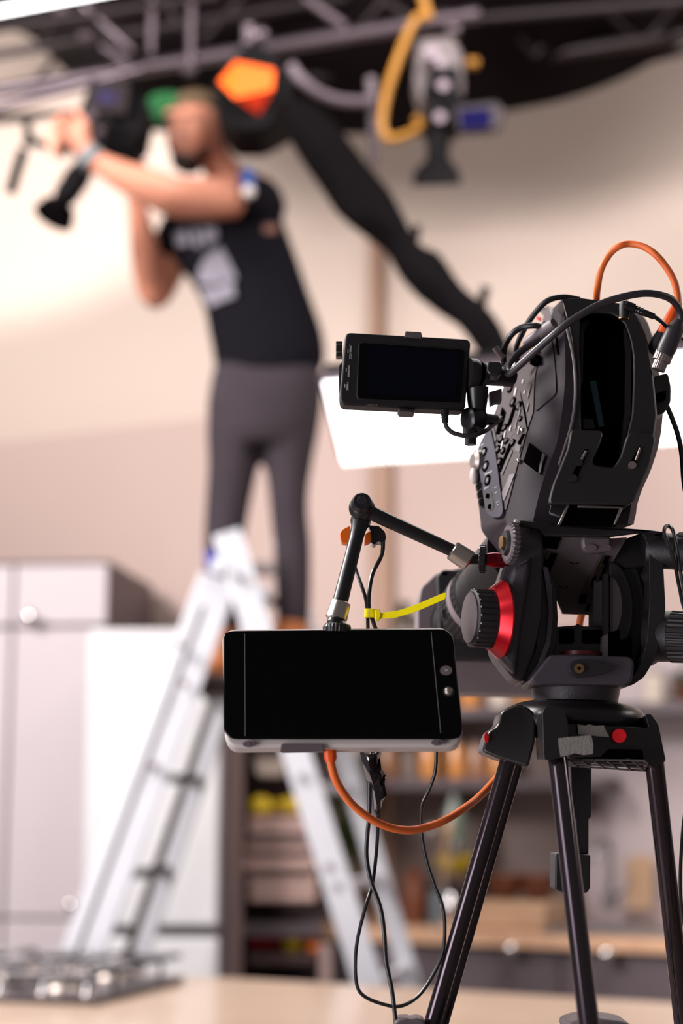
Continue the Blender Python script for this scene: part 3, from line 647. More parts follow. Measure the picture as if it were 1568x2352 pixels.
bm = nb(); prism(bm, rnd([(468, 1268), (492, 1262), (502, 1306), (476, 1310)], 5), 4.96, .05); obj('hinge_cap', bm, mat('blue_hinge', (60, 62, 150), .4), ld)
# standing step for the photographer
za = P(500, 1572, 5.0).z
bm = nb(); box(bm, (P(455, 1575, 5.0).x, 5.06, za - .03), (.38, 0, 0), (0, .3, 0), (0, 0, .03)); obj('platform', bm, 'alu_dark', ld, bev=.004)
for A, B in ((A1, B1), (A2, B2), (A4, B4), (A5, B5)):
    bm = nb(); box(bm, B + Vector((-.06, -.02, 0)), (.12, 0, 0), (0, .08, 0), (0, 0, .05)); obj('foot', bm, 'plastic_dark', ld, bev=.004)

# ================================================================ PHOTOGRAPHER
pe = thing('person', P(600, 1575, 5.15), 'person in black t-shirt and green cap on the ladder aiming a shoulder camera', 'person')
Yp = 5.12
def ell(bm, x, y, Y, rx, ry, rz=None, rot=0.0):
    ball(bm, P(x, y, Y), px2m(rx, Y), rz if rz else px2m(rx, Y), px2m(ry, Y), rot, 20, 14)
def limb(bm, pts, n=16):
    """pts: (px,py,Y,radius px)"""
    C = smooth_pts([Vector(P(p[0], p[1], p[2])) for p in pts], 4); R = smooth_pts([Vector((px2m(p[3], p[2]), 0, 0)) for p in pts], 4)
    N = len(C); rings = []; prev = None
    for i, c in enumerate(C):
        d = (C[min(i + 1, N - 1)] - C[max(i - 1, 0)]).normalized()
        if prev is None: a, b, _ = basis(d)
        else: a = (prev - d * prev.dot(d)).normalized(); b = a.cross(d).normalized()
        prev = a; r = R[i].x; rings.append([c + (a * math.cos(2 * math.pi * k / n) + b * math.sin(2 * math.pi * k / n)) * r for k in range(n)])
    loft(bm, rings)
    for e in (0, -1): ball(bm, C[e], R[e].x, u=12, v=8)
def rows(bm, rs, Y, dep, shrink=1.0, n=24):
    """rs: (y, xl, xr[, depth px]) silhouette rows, front centre at distance Y"""
    S = smooth_pts([Vector((r[0], r[1], r[2])) for r in rs], 3); D = smooth_pts([Vector((r[3] if len(r) > 3 else dep, r[4] if len(r) > 4 else 0, 0)) for r in rs], 3); rings = []
    for s, d in zip(S, D):
        Yc = Y + d.y; c = P((s.y + s.z) / 2, s.x, Yc); a = px2m((s.z - s.y) / 2, Yc) * shrink; b = px2m(d.x, Yc) * shrink
        rings.append([c + Vector((math.cos(t) * a, math.sin(t) * b, 0)) for t in [2 * math.pi * k / n for k in range(n)]])
    loft(bm, rings)
torso = [(396, 520, 580, 40), (412, 506, 606, 60), (432, 492, 622, 70), (470, 425, 642, 84), (510, 380, 658, 88), (560, 384, 676, 90), (610, 404, 694, 92), (660, 440, 710, 92), (710, 464, 728, 90), (760, 474, 745, 88), (810, 484, 752, 88), (845, 490, 745, 88), (880, 506, 712, 84)]
hips = [(800, 500, 735, 78), (850, 486, 742, 84), (900, 476, 746, 88), (950, 472, 742, 88), (1000, 473, 734, 82), (1030, 476, 728, 70)]
legL = [(985, 473, 602, 66), (1060, 476, 596, 62), (1120, 474, 584, 56), (1180, 470, 572, 52), (1240, 468, 562, 50), (1320, 470, 556, 50, .02), (1400, 472, 550, 48, .04), (1455, 474, 548, 46, .06)]
legR = [(985, 596, 733, 66), (1060, 606, 720, 60), (1120, 614, 710, 54), (1180, 620, 708, 52), (1240, 626, 714, 50), (1300, 630, 715, 50), (1380, 632, 714, 48), (1438, 634, 710, 46)]
# --- body: one continuous skin surface
bm = nb()
rows(bm, torso, Yp, 60, .84); rows(bm, hips, Yp, 60, .84); rows(bm, legL, Yp, 50, .8); rows(bm, legR, Yp, 50, .8)
limb(bm, [(545, 440, 5.1, 46), (505, 385, 5.06, 42), (478, 340, 5.04, 42)])            # neck
ell(bm, 455, 288, 5.03, 66, 74, .098, -.12)                                            # skull
ell(bm, 436, 318, 4.99, 58, 66, .085, .0)                                              # face
ell(bm, 424, 366, 4.98, 36, 30, .055, .2)                                              # jaw and chin
ell(bm, 472, 350, 5.02, 40, 30, .06)
ell(bm, 400, 262, 4.95, 26, 14, .03); ell(bm, 446, 262, 4.935, 26, 13, .025)           # brow
ell(bm, 396, 300, 4.93, 15, 26, .026, -.25); ell(bm, 392, 322, 4.918, 12, 9, .018); ell(bm, 405, 324, 4.92, 8, 7, .012)   # nose
ell(bm, 444, 312, 4.935, 20, 20, .024); ell(bm, 404, 342, 4.935, 16, 9, .02)           # cheek, lip ridge
ell(bm, 516, 306, 5.05, 12, 24, .02, .15)                                              # ear
limb(bm, [(592, 452, 5.10, 54), (545, 452, 5.0, 52), (470, 456, 4.86, 50), (400, 452, 4.76, 50), (350, 432, 4.72, 46), (290, 408, 4.70, 38), (240, 382, 4.69, 30), (206, 360, 4.68, 27)])   # near arm
limb(bm, [(450, 498, 5.12, 50), (405, 570, 5.16, 44), (376, 640, 5.18, 40), (356, 680, 5.18, 34), (344, 640, 5.14, 38), (334, 580, 5.06, 36), (322, 510, 4.98, 28), (312, 455, 4.93, 22), (308, 420, 4.91, 22)])       # far arm
# near hand: palm, four curled fingers, thumb
limb(bm, [(206, 360, 4.68, 26), (180, 328, 4.68, 32), (162, 304, 4.68, 33)])
ell(bm, 168, 312, 4.67, 38, 44, .03, -.6)
for (kx, ky, ex_, ey_, fx, fy, r) in ((146, 266, 128, 286, 134, 318, 11), (160, 258, 150, 268, 130, 300, 0), (136, 284, 118, 306, 128, 336, 11), (130, 306, 112, 326, 126, 354, 10), (136, 328, 122, 344, 136, 366, 9)):
    if r: limb(bm, [(168, ky + 14, 4.67, r + 2), (kx, ky, 4.65, r), (ex_, ey_, 4.63, r - .5), (fx, fy, 4.62, r - 2)], 10)
limb(bm, [(190, 318, 4.66, 14), (196, 290, 4.64, 12), (184, 266, 4.63, 10), (172, 254, 4.63, 9)], 10)
# far hand holding the rig from below
ell(bm, 304, 398, 4.89, 24, 28, .03)
for k, (x, y) in enumerate(((282, 384), (290, 374), (300, 368), (311, 366))):
    limb(bm, [(300, 400, 4.88, 10), (x, y, 4.85, 9), (x - 8, y - 14, 4.84, 8), (x - 2, y - 24, 4.85, 7)], 8)
limb(bm, [(318, 404, 4.87, 11), (330, 388, 4.85, 9), (328, 372, 4.84, 8)], 8)
obj('body', bm, 'skin', pe, remesh=.0075)
# beard, brows, mouth, eyes
bm = nb(); ell(bm, 428, 376, 4.935, 38, 22, .06, .2); ell(bm, 404, 356, 4.925, 16, 6, .02); ell(bm, 468, 352, 4.985, 16, 22, .05, .3); obj('beard', bm, 'beard', pe, remesh=.006)
bm = nb(); ell(bm, 406, 362, 4.913, 12, 4, .012); obj('mouth', bm, 'lips', pe)
for x, y, Y in ((388, 284, 4.932), (430, 284, 4.915)):
    bm = nb(); ell(bm, x, y, Y + .012, 11, 5, .014); obj('eye', bm, 'white_plastic', pe)
    bm = nb(); ell(bm, x, y - 16, Y, 16, 3.5, .01, .1); obj('eyebrow', bm, 'beard', pe)
# cap
bm = nb()
ell(bm, 458, 262, 5.035, 74, 52, .11, .15); 
for v in list(bm.verts):
    if v.co.z < P(450, 262, 5.03).z: v.co.z = P(450, 262, 5.03).z - (P(450, 262, 5.03).z - v.co.z) * .2
cp = obj('cap', bm, 'capbrown', pe)
bm = nb(); prism(bm, rnd([(336, 232), (352, 214), (400, 210), (430, 226), (412, 250), (384, 276), (372, 290), (350, 280), (338, 256)], 14), lambda x, y: 4.93 + (x - 340) * .0005, .02, (0, .01)); obj('visor', bm, 'capgreen', cp, bev=.005)
# t-shirt
bm = nb(); rows(bm, torso, Yp, 90)
limb(bm, [(606, 476, 5.12, 54), (594, 458, 5.06, 56), (566, 452, 4.99, 57)])
limb(bm, [(470, 508, 5.12, 62), (430, 520, 5.13, 60), (402, 556, 5.15, 54)])
tee = obj('tshirt', bm, 'tee', pe, remesh=.011)
def tY(x, y):
    for a, b in zip(torso[:-1], torso[1:]):
        if a[0] <= y <= b[0]:
            t = (y - a[0]) / (b[0] - a[0]); xl = a[1] + (b[1] - a[1]) * t; xr = a[2] + (b[2] - a[2]) * t; d = px2m(a[3] + (b[3] - a[3]) * t, Yp)
            u = max(-.97, min(.97, (x - (xl + xr) / 2) / ((xr - xl) / 2))); return Yp - d * math.sqrt(1 - u * u)
    return Yp - .1
def patch(nm, pts, m, par, lift=.012):
    bm = nb(); prism(bm, pts, lambda x, y: tY(x, y) - lift, .016); return obj(nm, bm, m, par)
for pts in ([(398, 532), (426, 526), (434, 560), (404, 566)], [(440, 528), (456, 526), (462, 566), (446, 568)], [(466, 524), (494, 522), (500, 540), (482, 562), (468, 556)],
            [(470, 590), (508, 566), (530, 610), (544, 640), (500, 652), (452, 650), (456, 622)], [(456, 664), (534, 646), (540, 680), (478, 704)]):
    patch('shirt_print', pts, 'print', tee)
patch('chest_logo', rnd([(604, 518), (636, 514), (638, 532), (606, 536)], 6), mat('dull_logo', (110, 72, 62), .8), tee)
bm = nb(); prism(bm, rnd([(553, 388), (583, 386), (586, 428), (556, 430)], 4), 4.88, .03); tg = obj('clip_on_tag', bm, 'blue', tee, bev=.003)
bm = nb(); ell(bm, 571, 440, 4.885, 16, 17, .016); obj('tag_bead', bm, 'white_plastic', tg)
# jeans, boots, strap
bm = nb(); rows(bm, hips, Yp, 80); rows(bm, legL, Yp, 60); rows(bm, legR, Yp, 60); obj('jeans', bm, 'jeans', pe, remesh=.012)
for x, y, dy in ((508, 1568, .06), (668, 1566, 0)):
    bm = nb(); rows(bm, [(y - 140, x - 38, x + 40, 44), (y - 90, x - 40, x + 40, 48), (y - 50, x - 42, x + 40, 56), (y - 18, x - 44, x + 42, 84, -.04), (y, x - 44, x + 42, 88, -.05)], Yp + dy, 50); b_ = obj('boot', bm, 'boot', pe, bev=.004)
    bm = nb(); c = P(x, y, Yp + dy); box(bm, c + Vector((-.06, -.17, -.006)), (.115, 0, 0), (0, .25, 0), (0, 0, .022)); obj('sole', bm, 'cabside', b_, bev=.006)
bm = nb(); lathe(bm, P(216, 372, 4.685), P(196, 350, 4.682), [(0, px2m(33, 4.68)), (1, px2m(31, 4.68))], 24); obj('wristband', bm, 'strap', pe, bev=.003)
# shoulder camera he aims
YC = 4.78
sc_ = thing('shoulder_camera', P(250, 280, YC), 'black shoulder camera with dim grey screen held by the photographer', 'camera')
bm = nb(); prism(bm, rnd([(206, 186), (292, 196), (344, 232), (330, 300), (292, 352), (236, 342), (186, 290), (184, 240)], 12), YC, .16); obj('camera_body', bm, 'blackmat', sc_, bev=.01)
bm = nb(); prism(bm, rnd([(204, 178), (296, 190), (288, 262), (196, 254)], 7), YC - .04, .03); s = obj('monitor', bm, 'truss_dark', sc_, bev=.004)
bm = nb(); prism(bm, [(226, 206), (268, 212), (264, 240), (222, 234)], YC - .044, .01); obj('screen', bm, mat('dim_violet_screen', (44, 38, 68), .3), s)
for x, y, r in ((240, 280, 17), (210, 262, 12), (196, 276, 10), (226, 300, 12)):
    bm = nb(); p = P(x, y, YC - .06); cyl(bm, p, p + Vector((0, .07, 0)), px2m(r, YC)); obj('dial', bm, 'chrome' if r == 17 else 'truss', sc_)
bm = nb(); tube(bm, path([(-80, 286), (60, 274), (130, 262), (200, 268)], YC), px2m(7, YC), 8); tube(bm, path([(-80, 270), (60, 262), (130, 258), (200, 256)], YC + .06), px2m(6, YC), 8); obj('support_rods', bm, 'blackmat', sc_)
bm = nb(); lathe(bm, P(212, 356, YC + .1), P(142, 462, YC + .08), [(0, px2m(26, YC)), (.35, px2m(28, YC)), (.5, px2m(33, YC)), (.85, px2m(31, YC)), (1, px2m(24, YC))], 24); obj('viewfinder_tube', bm, 'blackmat', sc_)
bm = nb(); lathe(bm, P(150, 452, YC + .08), P(122, 500, YC + .06), [(0, px2m(20, YC)), (.35, px2m(24, YC)), (.5, px2m(42, YC)), (1, px2m(52, YC))], 24); obj('eyecup', bm, 'blackfab', sc_)
bm = nb(); tube(bm, path([(62, 285), (66, 310), (60, 335)], YC), px2m(11, YC), 8); tube(bm, path([(60, 318), (90, 330), (130, 340), (150, 355)], YC + .02), px2m(11, YC), 8); obj('grip_arm', bm, 'blackmat', sc_)
bm = nb(); tube(bm, path([(54, 345), (38, 395), (24, 442)], YC), px2m(14, YC), 12, 2); obj('hand_grip', bm, 'blackmat', sc_)
bm = nb(); tube(bm, path([(284, 344), (300, 366), (324, 356), (334, 340)], YC + .04), px2m(12, YC), 8); tube(bm, path([(330, 300), (318, 330), (296, 350)], YC + .05), px2m(9, YC), 8); obj('rear_grip', bm, 'blackmat', sc_)
# ================================================================ TRIPOD (foreground)
tp = thing('tripod', (0.24, 1.46, 0), 'black tripod with shiny tubular legs under the filming camera', 'tripod')
def leg_tube(a, b, rpx, m='anod', par=tp, nm='leg', zend=0.02):
    A = P(*a); B = P(*b); t = (zend - A.z) / (B.z - A.z); C = A.lerp(B, t); bm = nb(); cyl(bm, A, C, px2m(rpx, a[2]), n=28); return obj(nm, bm, m, par), C
YT = 1.45
l1, f1 = leg_tube((1170, 1735, 1.45), (992, 2352, 1.455), 19)
l1b, f1b = leg_tube((1187, 1745, 1.475), (1012, 2352, 1.48), 17)
l2, f2 = leg_tube((1279, 1735, 1.40), (1352, 2352, 1.30), 22)
l3, f3 = leg_tube((1502, 1748, 1.44), (1566, 2323, 1.50), 22)
for f in (f1, f2, f3):
    bm = nb(); lathe(bm, f - Vector((0, 0, .02)), f + Vector((0, 0, .06)), [(0, .03), (.4, .03), (1, .014)], 20); obj('foot', bm, 'plastic_dark', tp)
# mid level spreader: hub and three arms, crossing the legs just below the picture
hub = Vector((0.17, 1.42, 1.155))
bm = nb(); lathe(bm, hub - Vector((0, 0, .03)), hub, [(0, .025), (1, .03)], 20)
for A, Bf in ((P(1170, 1735, 1.45), f1), (P(1279, 1735, 1.40), f2), (P(1502, 1748, 1.44), f3)):
    t = (1.13 - A.z) / (Bf.z - A.z); q = A.lerp(Bf, t); tube(bm, [hub - Vector((0, 0, .02)), q], .009, 8, 1); ball(bm, q, .017)
obj('spreader', bm, 'plastic_dark', tp)
# crown
bm = nb(); lathe(bm, P(1318, 1700, 1.47), P(1318, 1612, 1.47), [(0, .050), (.3, .060), (.5, .0625), (.7, .061), (.85, .056), (.95, .048), (1, .040)], 48); obj('crown', bm, 'crown', tp)
bm = nb(); prism(bm, rnd([(1209, 1622), (1226, 1636), (1231, 1650), (1229, 1700), (1213, 1763), (1196, 1758), (1143, 1742), (1106, 1726), (1120, 1680), (1143, 1666), (1150, 1634), (1180, 1620)], 10), lambda x, y: 1.425 + (1210 - x) * .0001, .055); obj('leg_socket', bm, 'crown', tp, bev=.011, seg=5)
bm = nb(); prism(bm, rnd([(1143, 1660), (1150, 1636), (1166, 1624), (1200, 1616), (1190, 1662)], 6), 1.44, .03); obj('release_lever', bm, 'grey_plastic', tp, bev=.004)
bm = nb(); prism(bm, rnd([(1244, 1632), (1260, 1621), (1284, 1621), (1297, 1639), (1306, 1664), (1304, 1738), (1257, 1746), (1248, 1744)], 12), 1.385, .05); obj('leg_socket', bm, 'crown', tp, bev=.0085, seg=5)
bm = nb(); prism(bm, rnd([(1296, 1662), (1400, 1668), (1490, 1672), (1481, 1640), (1496, 1640), (1512, 1664), (1529, 1748), (1519, 1754), (1484, 1760), (1476, 1752), (1420, 1738), (1302, 1736)], 6), lambda x, y: 1.392 + (x - 1296) * .00012, .05, (0, -.004)); obj('leg_socket', bm, 'crown', tp, bev=.006, seg=4)
# underside rib grid
bm = nb()
gq = lambda u, v: P(1304 + 176 * u + 22 * (1 - v) * u * 0, 1737 + 14 * u * .4 + 24 * v - 6 * u * v, 1.40 + .06 * (1 - v) * 0 + .05 * (1 - v) * .2)
def grid_pt(u, v): return P(1303 + 172 * u, 1736 + 2 * u, 1.402).lerp(P(1300 + 184 * u, 1750 + 12 * u, 1.442), v)
for u in (0, .17, .34, .51, .68, .85, 1.0): box(bm, grid_pt(u, 0) + Vector((0, 0, -.004)), (.0012, 0, 0), grid_pt(u + .12, 1) - grid_pt(u, 0), (0, 0, .0016))
for v in (0, .33, .66, 1.0): box(bm, grid_pt(0, v) + Vector((0, 0, -.004)), grid_pt(1, v) - grid_pt(0, v), (0, .0012, 0), (0, 0, .0016))
obj('rib_grid', bm, 'plategrey', tp)
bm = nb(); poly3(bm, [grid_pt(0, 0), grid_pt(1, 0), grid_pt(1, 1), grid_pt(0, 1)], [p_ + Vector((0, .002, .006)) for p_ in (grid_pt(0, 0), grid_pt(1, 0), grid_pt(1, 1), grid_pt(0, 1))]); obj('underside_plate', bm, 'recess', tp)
# bowl clamp handle hanging behind
bm = nb(); 
loft(bm, [[P(x, y, 1.50 + d) for x, d in ((xl, 0), (xr, 0), (xr, .03), (xl, .03))] for (y, xl, xr) in ((1750, 1308, 1358), (1878, 1312, 1357), (1880, 1320, 1351), (1962, 1322, 1351))]); obj('clamp_handle_stem', bm, 'plastic', tp, bev=.002)
bm = nb(); prism(bm, rnd([(1275, 1960), (1356, 1963), (1355, 2040), (1348, 2051), (1296, 2052), (1274, 2042)], 5), 1.49, .04); obj('clamp_handle_grip', bm, 'plastic', tp, bev=.004)
# stickers and tape on the crown
bm = nb(); prism(bm, [(1326, 1664), (1345, 1667), (1352, 1664), (1366, 1667), (1386, 1666), (1394, 1684), (1399, 1693), (1372, 1691), (1350, 1688), (1328, 1686)], lambda x, y: 1.3895 + (x - 1296) * .00012, .002); tag(obj('tape_piece', bm, 'tape'), 'upper shorter strip of grey duct tape on the tripod crown', 'tape', 'duct tape on the tripod crown')
bm = nb(); prism(bm, [(1282, 1696), (1300, 1693), (1330, 1691), (1357, 1688), (1362, 1710), (1361, 1732), (1340, 1734), (1320, 1730), (1300, 1736), (1288, 1738), (1284, 1716)], lambda x, y: 1.3825 if x < 1310 else 1.3835 + (x - 1296) * .00006, .002); tag(obj('tape_piece', bm, 'tape'), 'lower larger square of grey duct tape on the tripod crown', 'tape', 'duct tape on the tripod crown')
def dotted(px, py, Y, rx, ry, lab):
    bm = nb(); prism(bm, [(px + rx * math.cos(a * math.pi / 12), py + ry * math.sin(a * math.pi / 12)) for a in range(24)], Y, .002); tag(obj('round_sticker', bm, 'red'), lab, 'sticker', 'red dot stickers')
dotted(1422, 1690, 1.402, 16, 16, 'red round sticker on the front of the tripod crown'); dotted(1117, 1694, 1.43, 5, 13, 'red round sticker at the left edge of the tripod crown')

# ================================================================ FLUID HEAD
hd = thing('pan_tilt_mount', P(1320, 1610, 1.45), 'black video tripod head with red ring and large knurled knob', 'tripod head')
bm = nb(); lathe(bm, P(1321, 1612, 1.46), P(1321, 1572, 1.46), [(0, px2m(96, 1.46)), (.4, px2m(99, 1.46)), (.9, px2m(103, 1.46)), (1, px2m(101, 1.46))], 40); obj('bowl_base', bm, 'head', hd)
bm = nb(); prism(bm, rnd([(1262, 1504), (1300, 1503), (1446, 1508), (1457, 1520), (1452, 1562), (1438, 1574), (1228, 1572), (1216, 1562), (1226, 1548)], 7), 1.405, .08); obj('base_block', bm, 'head', hd, bev=.004, seg=3)
bm = nb(); prism(bm, rnd([(1306, 1530), (1314, 1518), (1330, 1514), (1360, 1516), (1409, 1532), (1400, 1544), (1362, 1552), (1326, 1556), (1308, 1546)], 8), 1.396, .012); lv = obj('pan_lock_lever', bm, 'plastic', hd, bev=.003, seg=3)
bm = nb(); p = P(1330, 1535, 1.393); cyl(bm, p, p + Vector((0, .008, 0)), px2m(11, 1.4)); obj('screw', bm, 'brass', lv)
bm = nb(); p = P(1330, 1535, 1.3915); cyl(bm, p, p + Vector((0, .004, 0)), px2m(3.5, 1.4)); obj('screw_slot', bm, 'recess', lv)
# left cheek : lit outer casting
bm = nb()
ou = [(1180, 1200), (1242, 1206), (1249, 1222), (1247, 1310), (1244, 1420), (1226, 1500), (1206, 1555), (1196, 1566), (1180, 1560), (1160, 1536), (1144, 1516), (1132, 1495), (1128, 1440), (1134, 1370), (1146, 1330), (1160, 1290), (1170, 1245)]
prism(bm, rnd(ou, 6), 1.432, .05); obj('left_cheek', bm, 'head', hd, bev=.006, seg=3)
bm = nb(); cr_ = [(1176, 1310), (1216, 1286), (1214, 1320), (1196, 1440), (1184, 1548), (1166, 1530), (1146, 1506), (1150, 1450), (1160, 1360)]
fr_ = [P(x, y, 1.417) for x, y in cr_]; bk_ = [P(1185 + (x - 1185) * 1.25, 1420 + (y - 1420) * 1.08, 1.436) for x, y in cr_]; poly3(bm, fr_, bk_); obj('cheek_boss', bm, 'head', hd, bev=.005, seg=3)
# disc housings
def disc(cx, cy, rx, ry, x1, Y, m, nm, par=hd, n=48, tilt=.0):
    """disc facing sideways: vertical radius ry px, thickness from cx to x1 px"""
    bm = nb(); a = P(cx, cy, Y); b = P(x1, cy, Y + .0); d = (b - a); b = a + d + Vector((0, abs(d.x) * tilt, 0)); lathe(bm, a, b, [(0, px2m(ry - 5, Y)), (.12, px2m(ry, Y)), (.85, px2m(ry, Y)), (1, px2m(ry - 6, Y))], n); return obj(nm, bm, m, par)
bm = nb(); prism(bm, rnd([(1240, 1300), (1262, 1310), (1277, 1355), (1281, 1420), (1277, 1480), (1258, 1530), (1222, 1562), (1196, 1566), (1230, 1490)], 8), 1.438, .06); obj('left_drum', bm, 'headdark', hd, bev=.006, seg=3)
bm = nb(); prism(bm, rnd([(1210, 1560), (1235, 1525), (1255, 1470), (1260, 1400), (1252, 1330), (1246, 1300), (1258, 1302), (1268, 1350), (1270, 1420), (1264, 1480), (1246, 1526), (1222, 1560)], 5), 1.430, .02); obj('drum_rim', bm, 'head', hd, bev=.003)
# right cheek group
def half(x0, cy, x1, ry, Y, t, m, nm='friction_disc'):
    bm = nb(); pts = [(x0, cy - ry)] + [(x0 + (x1 - x0) * math.cos(a), cy + ry * math.sin(a)) for a in [(-.5 + k / 28) * math.pi for k in range(1, 28)]] + [(x0, cy + ry)]
    prism(bm, pts, Y, t); return obj(nm, bm, m, hd, bev=.003, seg=3)
half(1399, 1392, 1430, 70, 1.440, .06, 'disc'); half(1399, 1400, 1456, 112, 1.447, .06, 'headdark'); half(1399, 1408, 1486, 165, 1.454, .06, 'plastic')
bm = nb(); prism(bm, rnd([(1399, 1238), (1440, 1236), (1476, 1222), (1490, 1240), (1490, 1300), (1440, 1306), (1399, 1300)], 6), 1.45, .05); obj('right_bracket', bm, 'plastic_dark', hd, bev=.004)
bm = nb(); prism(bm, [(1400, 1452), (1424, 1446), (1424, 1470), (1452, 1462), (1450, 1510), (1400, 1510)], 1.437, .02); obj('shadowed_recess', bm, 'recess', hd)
bm = nb(); prism(bm, rnd([(1476, 1222), (1498, 1226), (1520, 1236), (1524, 1320), (1528, 1400), (1516, 1470), (1502, 1516), (1478, 1556), (1450, 1575), (1440, 1572), (1470, 1530), (1486, 1470), (1492, 1380), (1490, 1260)], 8), 1.425, .05); obj('right_cheek', bm, 'plastic', hd, bev=.005, seg=3)
bm = nb(); prism(bm, [(1386, 1318), (1397, 1318), (1397, 1462), (1386, 1458)], 1.437, .01); obj('tie_strap', bm, 'cable', hd)
bm = nb(); prism(bm, rnd([(1364, 1310), (1388, 1300), (1388, 1440), (1362, 1438)], 4), 1.462, .03); obj('inner_wall', bm, 'grey_plastic', hd)
bm = nb(); prism(bm, [(1386, 1460), (1396, 1456), (1396, 1512), (1384, 1508)], 1.436, .02); obj('inner_bracket', bm, 'grey_plastic', hd)
# centre block
bm = nb(); prism(bm, rnd([(1276, 1440), (1322, 1436), (1326, 1432), (1336, 1438), (1388, 1440), (1392, 1500), (1270, 1504)], 4), 1.455, .05); obj('centre_block', bm, 'headdark', hd, bev=.003)
for (a, b) in (((1284, 1444), (1318, 1478)), ((1336, 1446), (1382, 1478))):
    bm = nb(); prism(bm, rnd([a, (b[0], a[1]), b, (a[0], b[1])], 6), 1.4535, .004); obj('block_pocket', bm, 'recess', hd)
bm = nb(); lathe(bm, P(1335, 1507, 1.45), P(1335, 1498, 1.45), [(0, .017), (1, .017)], 32); obj('bubble_ring', bm, mat('dark_red', (96, 20, 28), .4), hd)
# tilt plate underside (leans away downwards)
def tp_y(x, y): return 1.425 + (y - 1230) * .0004
bm = nb(); prism(bm, rnd([(1250, 1236), (1412, 1236), (1440, 1234), (1402, 1300), (1366, 1412), (1292, 1409), (1280, 1378), (1256, 1316)], 3), tp_y, .006); pl_ = obj('tilt_plate', bm, 'plategrey', hd, bev=.001)
for pts, m, t in (([(1248, 1232), (1290, 1234), (1282, 1250), (1278, 1262), (1262, 1258), (1248, 1258)], 'recess', .003), ([(1262, 1272), (1280, 1272), (1264, 1312), (1248, 1300), (1250, 1284)], 'recess', .003), ([(1258, 1270), (1264, 1268), (1256, 1290), (1250, 1292)], 'steel_dim', .003),
                  ([(1334, 1366), (1348, 1364), (1344, 1386), (1328, 1386)], 'recess', .003), ([(1352, 1386), (1364, 1386), (1362, 1402), (1344, 1404)], 'recess', .003), ([(1362, 1326), (1388, 1326), (1380, 1340), (1370, 1354), (1358, 1346)], 'recess', .004),
                  ([(1378, 1276), (1384, 1276), (1344, 1362), (1336, 1364)], 'steel_dim', .005), ([(1390, 1278), (1400, 1278), (1384, 1330), (1372, 1330)], 'recess', .003), ([(1384, 1296), (1390, 1294), (1372, 1338), (1366, 1336)], 'steel', .006), ([(1370, 1290), (1380, 1292), (1366, 1324), (1360, 1322)], 'brass', .004), ([(1368, 1352), (1376, 1356), (1358, 1384), (1350, 1384)], 'plategrey', .004)):
    bm = nb(); prism(bm, pts, lambda x, y: tp_y(x, y) - t, .004); obj({'recess': 'plate_slot', 'steel_dim': 'catch_rail', 'steel': 'catch_pin', 'brass': 'catch_spring', 'plategrey': 'catch_bar'}[m], bm, m, pl_)
bm = nb(); prism(bm, rnd([(1334, 1240), (1340, 1230), (1404, 1232), (1406, 1256), (1390, 1268), (1352, 1270), (1338, 1262)], 8), 1.418, .012); bs_ = obj('plate_boss', bm, 'grey_plastic', pl_, bev=.003)
for x in (1356, 1394):
    bm = nb(); prism(bm, [(x + (14 if x < 1380 else 9) * math.cos(a * math.pi / 10), 1258 + 8 * math.sin(a * math.pi / 10)) for a in range(20)], 1.4165, .004); obj('boss_hole', bm, 'cabdark', pl_)
for x, y in ((1318, 1290), (1294, 1346)):
    bm = nb(); pp = [P(x + 10 * math.cos(a * math.pi / 10), y + 5.5 * math.sin(a * math.pi / 10), tp_y(x, y) - .0005) for a in range(0, 11)]; tube(bm, pp, .00035, 5, 1); obj('plate_mark', bm, 'recess', pl_)
# top plate bar
bm = nb(); prism(bm, [(1182, 1194), (1200, 1195), (1300, 1206), (1400, 1210), (1492, 1217), (1530, 1222), (1500, 1228), (1476, 1222), (1380, 1234), (1250, 1232), (1240, 1216), (1186, 1206)], 1.418, .022, (0, .002)); obj('top_plate', bm, 'plastic', hd, bev=.002)
bm = nb(); prism(bm, [(1181, 1192), (1194, 1194), (1196, 1201), (1182, 1202)], 1.412, .01); obj('stop_tab', bm, 'white_plastic', hd, bev=.001)
# gear rosette
ax = (Vector((-.97, -.22, .06))).normalized(); gc = P(1174, 1248, 1.412)
bm = nb(); lathe(bm, gc - ax * .004, gc + ax * .004, [(0, .0165), (.2, .0185), (.8, .0185), (1, .0165)], 104, lambda k, t: 1.0 if k % 4 < 2 else .90); g_ = obj('gear_rosette', bm, 'grey_plastic', hd, ang=20)
bm = nb(); lathe(bm, gc + ax * .003, gc + ax * .007, [(0, .012), (1, .010)], 24); obj('gear_face', bm, 'plastic_dark', g_)
bm = nb(); lathe(bm, gc + ax * .006, gc + ax * .010, [(0, .006), (.9, .006), (1, .003)], 16); obj('gear_bolt', bm, 'brass', g_)
# counterbalance knob and red ring
ka = (Vector((-.965, -.24, .03))).normalized(); kc = P(1134, 1422, 1.425)
R1 = px2m(68, 1.42)
bm = nb(); lathe(bm, kc - ka * .003, kc + ka * .0215, [(0, R1 * .98), (.1, R1), (.85, R1 * 1.0), (.95, R1 * .97), (1, R1 * .9)], 112, lambda k, t: 1.0 if k % 4 < 3 or t > .9 or t < .05 else .955); kn = obj('counterbalance_knob', bm, 'plastic', hd, ang=18)
bm = nb(); lathe(bm, kc + ka * .021, kc + ka * .0228, [(0, R1 * .86), (.9, R1 * .86), (1, R1 * .84)], 48); obj('knob_face', bm, 'grey_plastic', kn)
bm = nb()
for k in range(22):
    a, b, d = basis(ka); an = 2 * math.pi * k / 22; ball(bm, kc + ka * .0195 + (a * math.cos(an) + b * math.sin(an)) * R1 * .975, .0007, u=6, v=4)
obj('knob_dot', bm, 'lettering', kn); bpy.data.objects[-1] if False else None
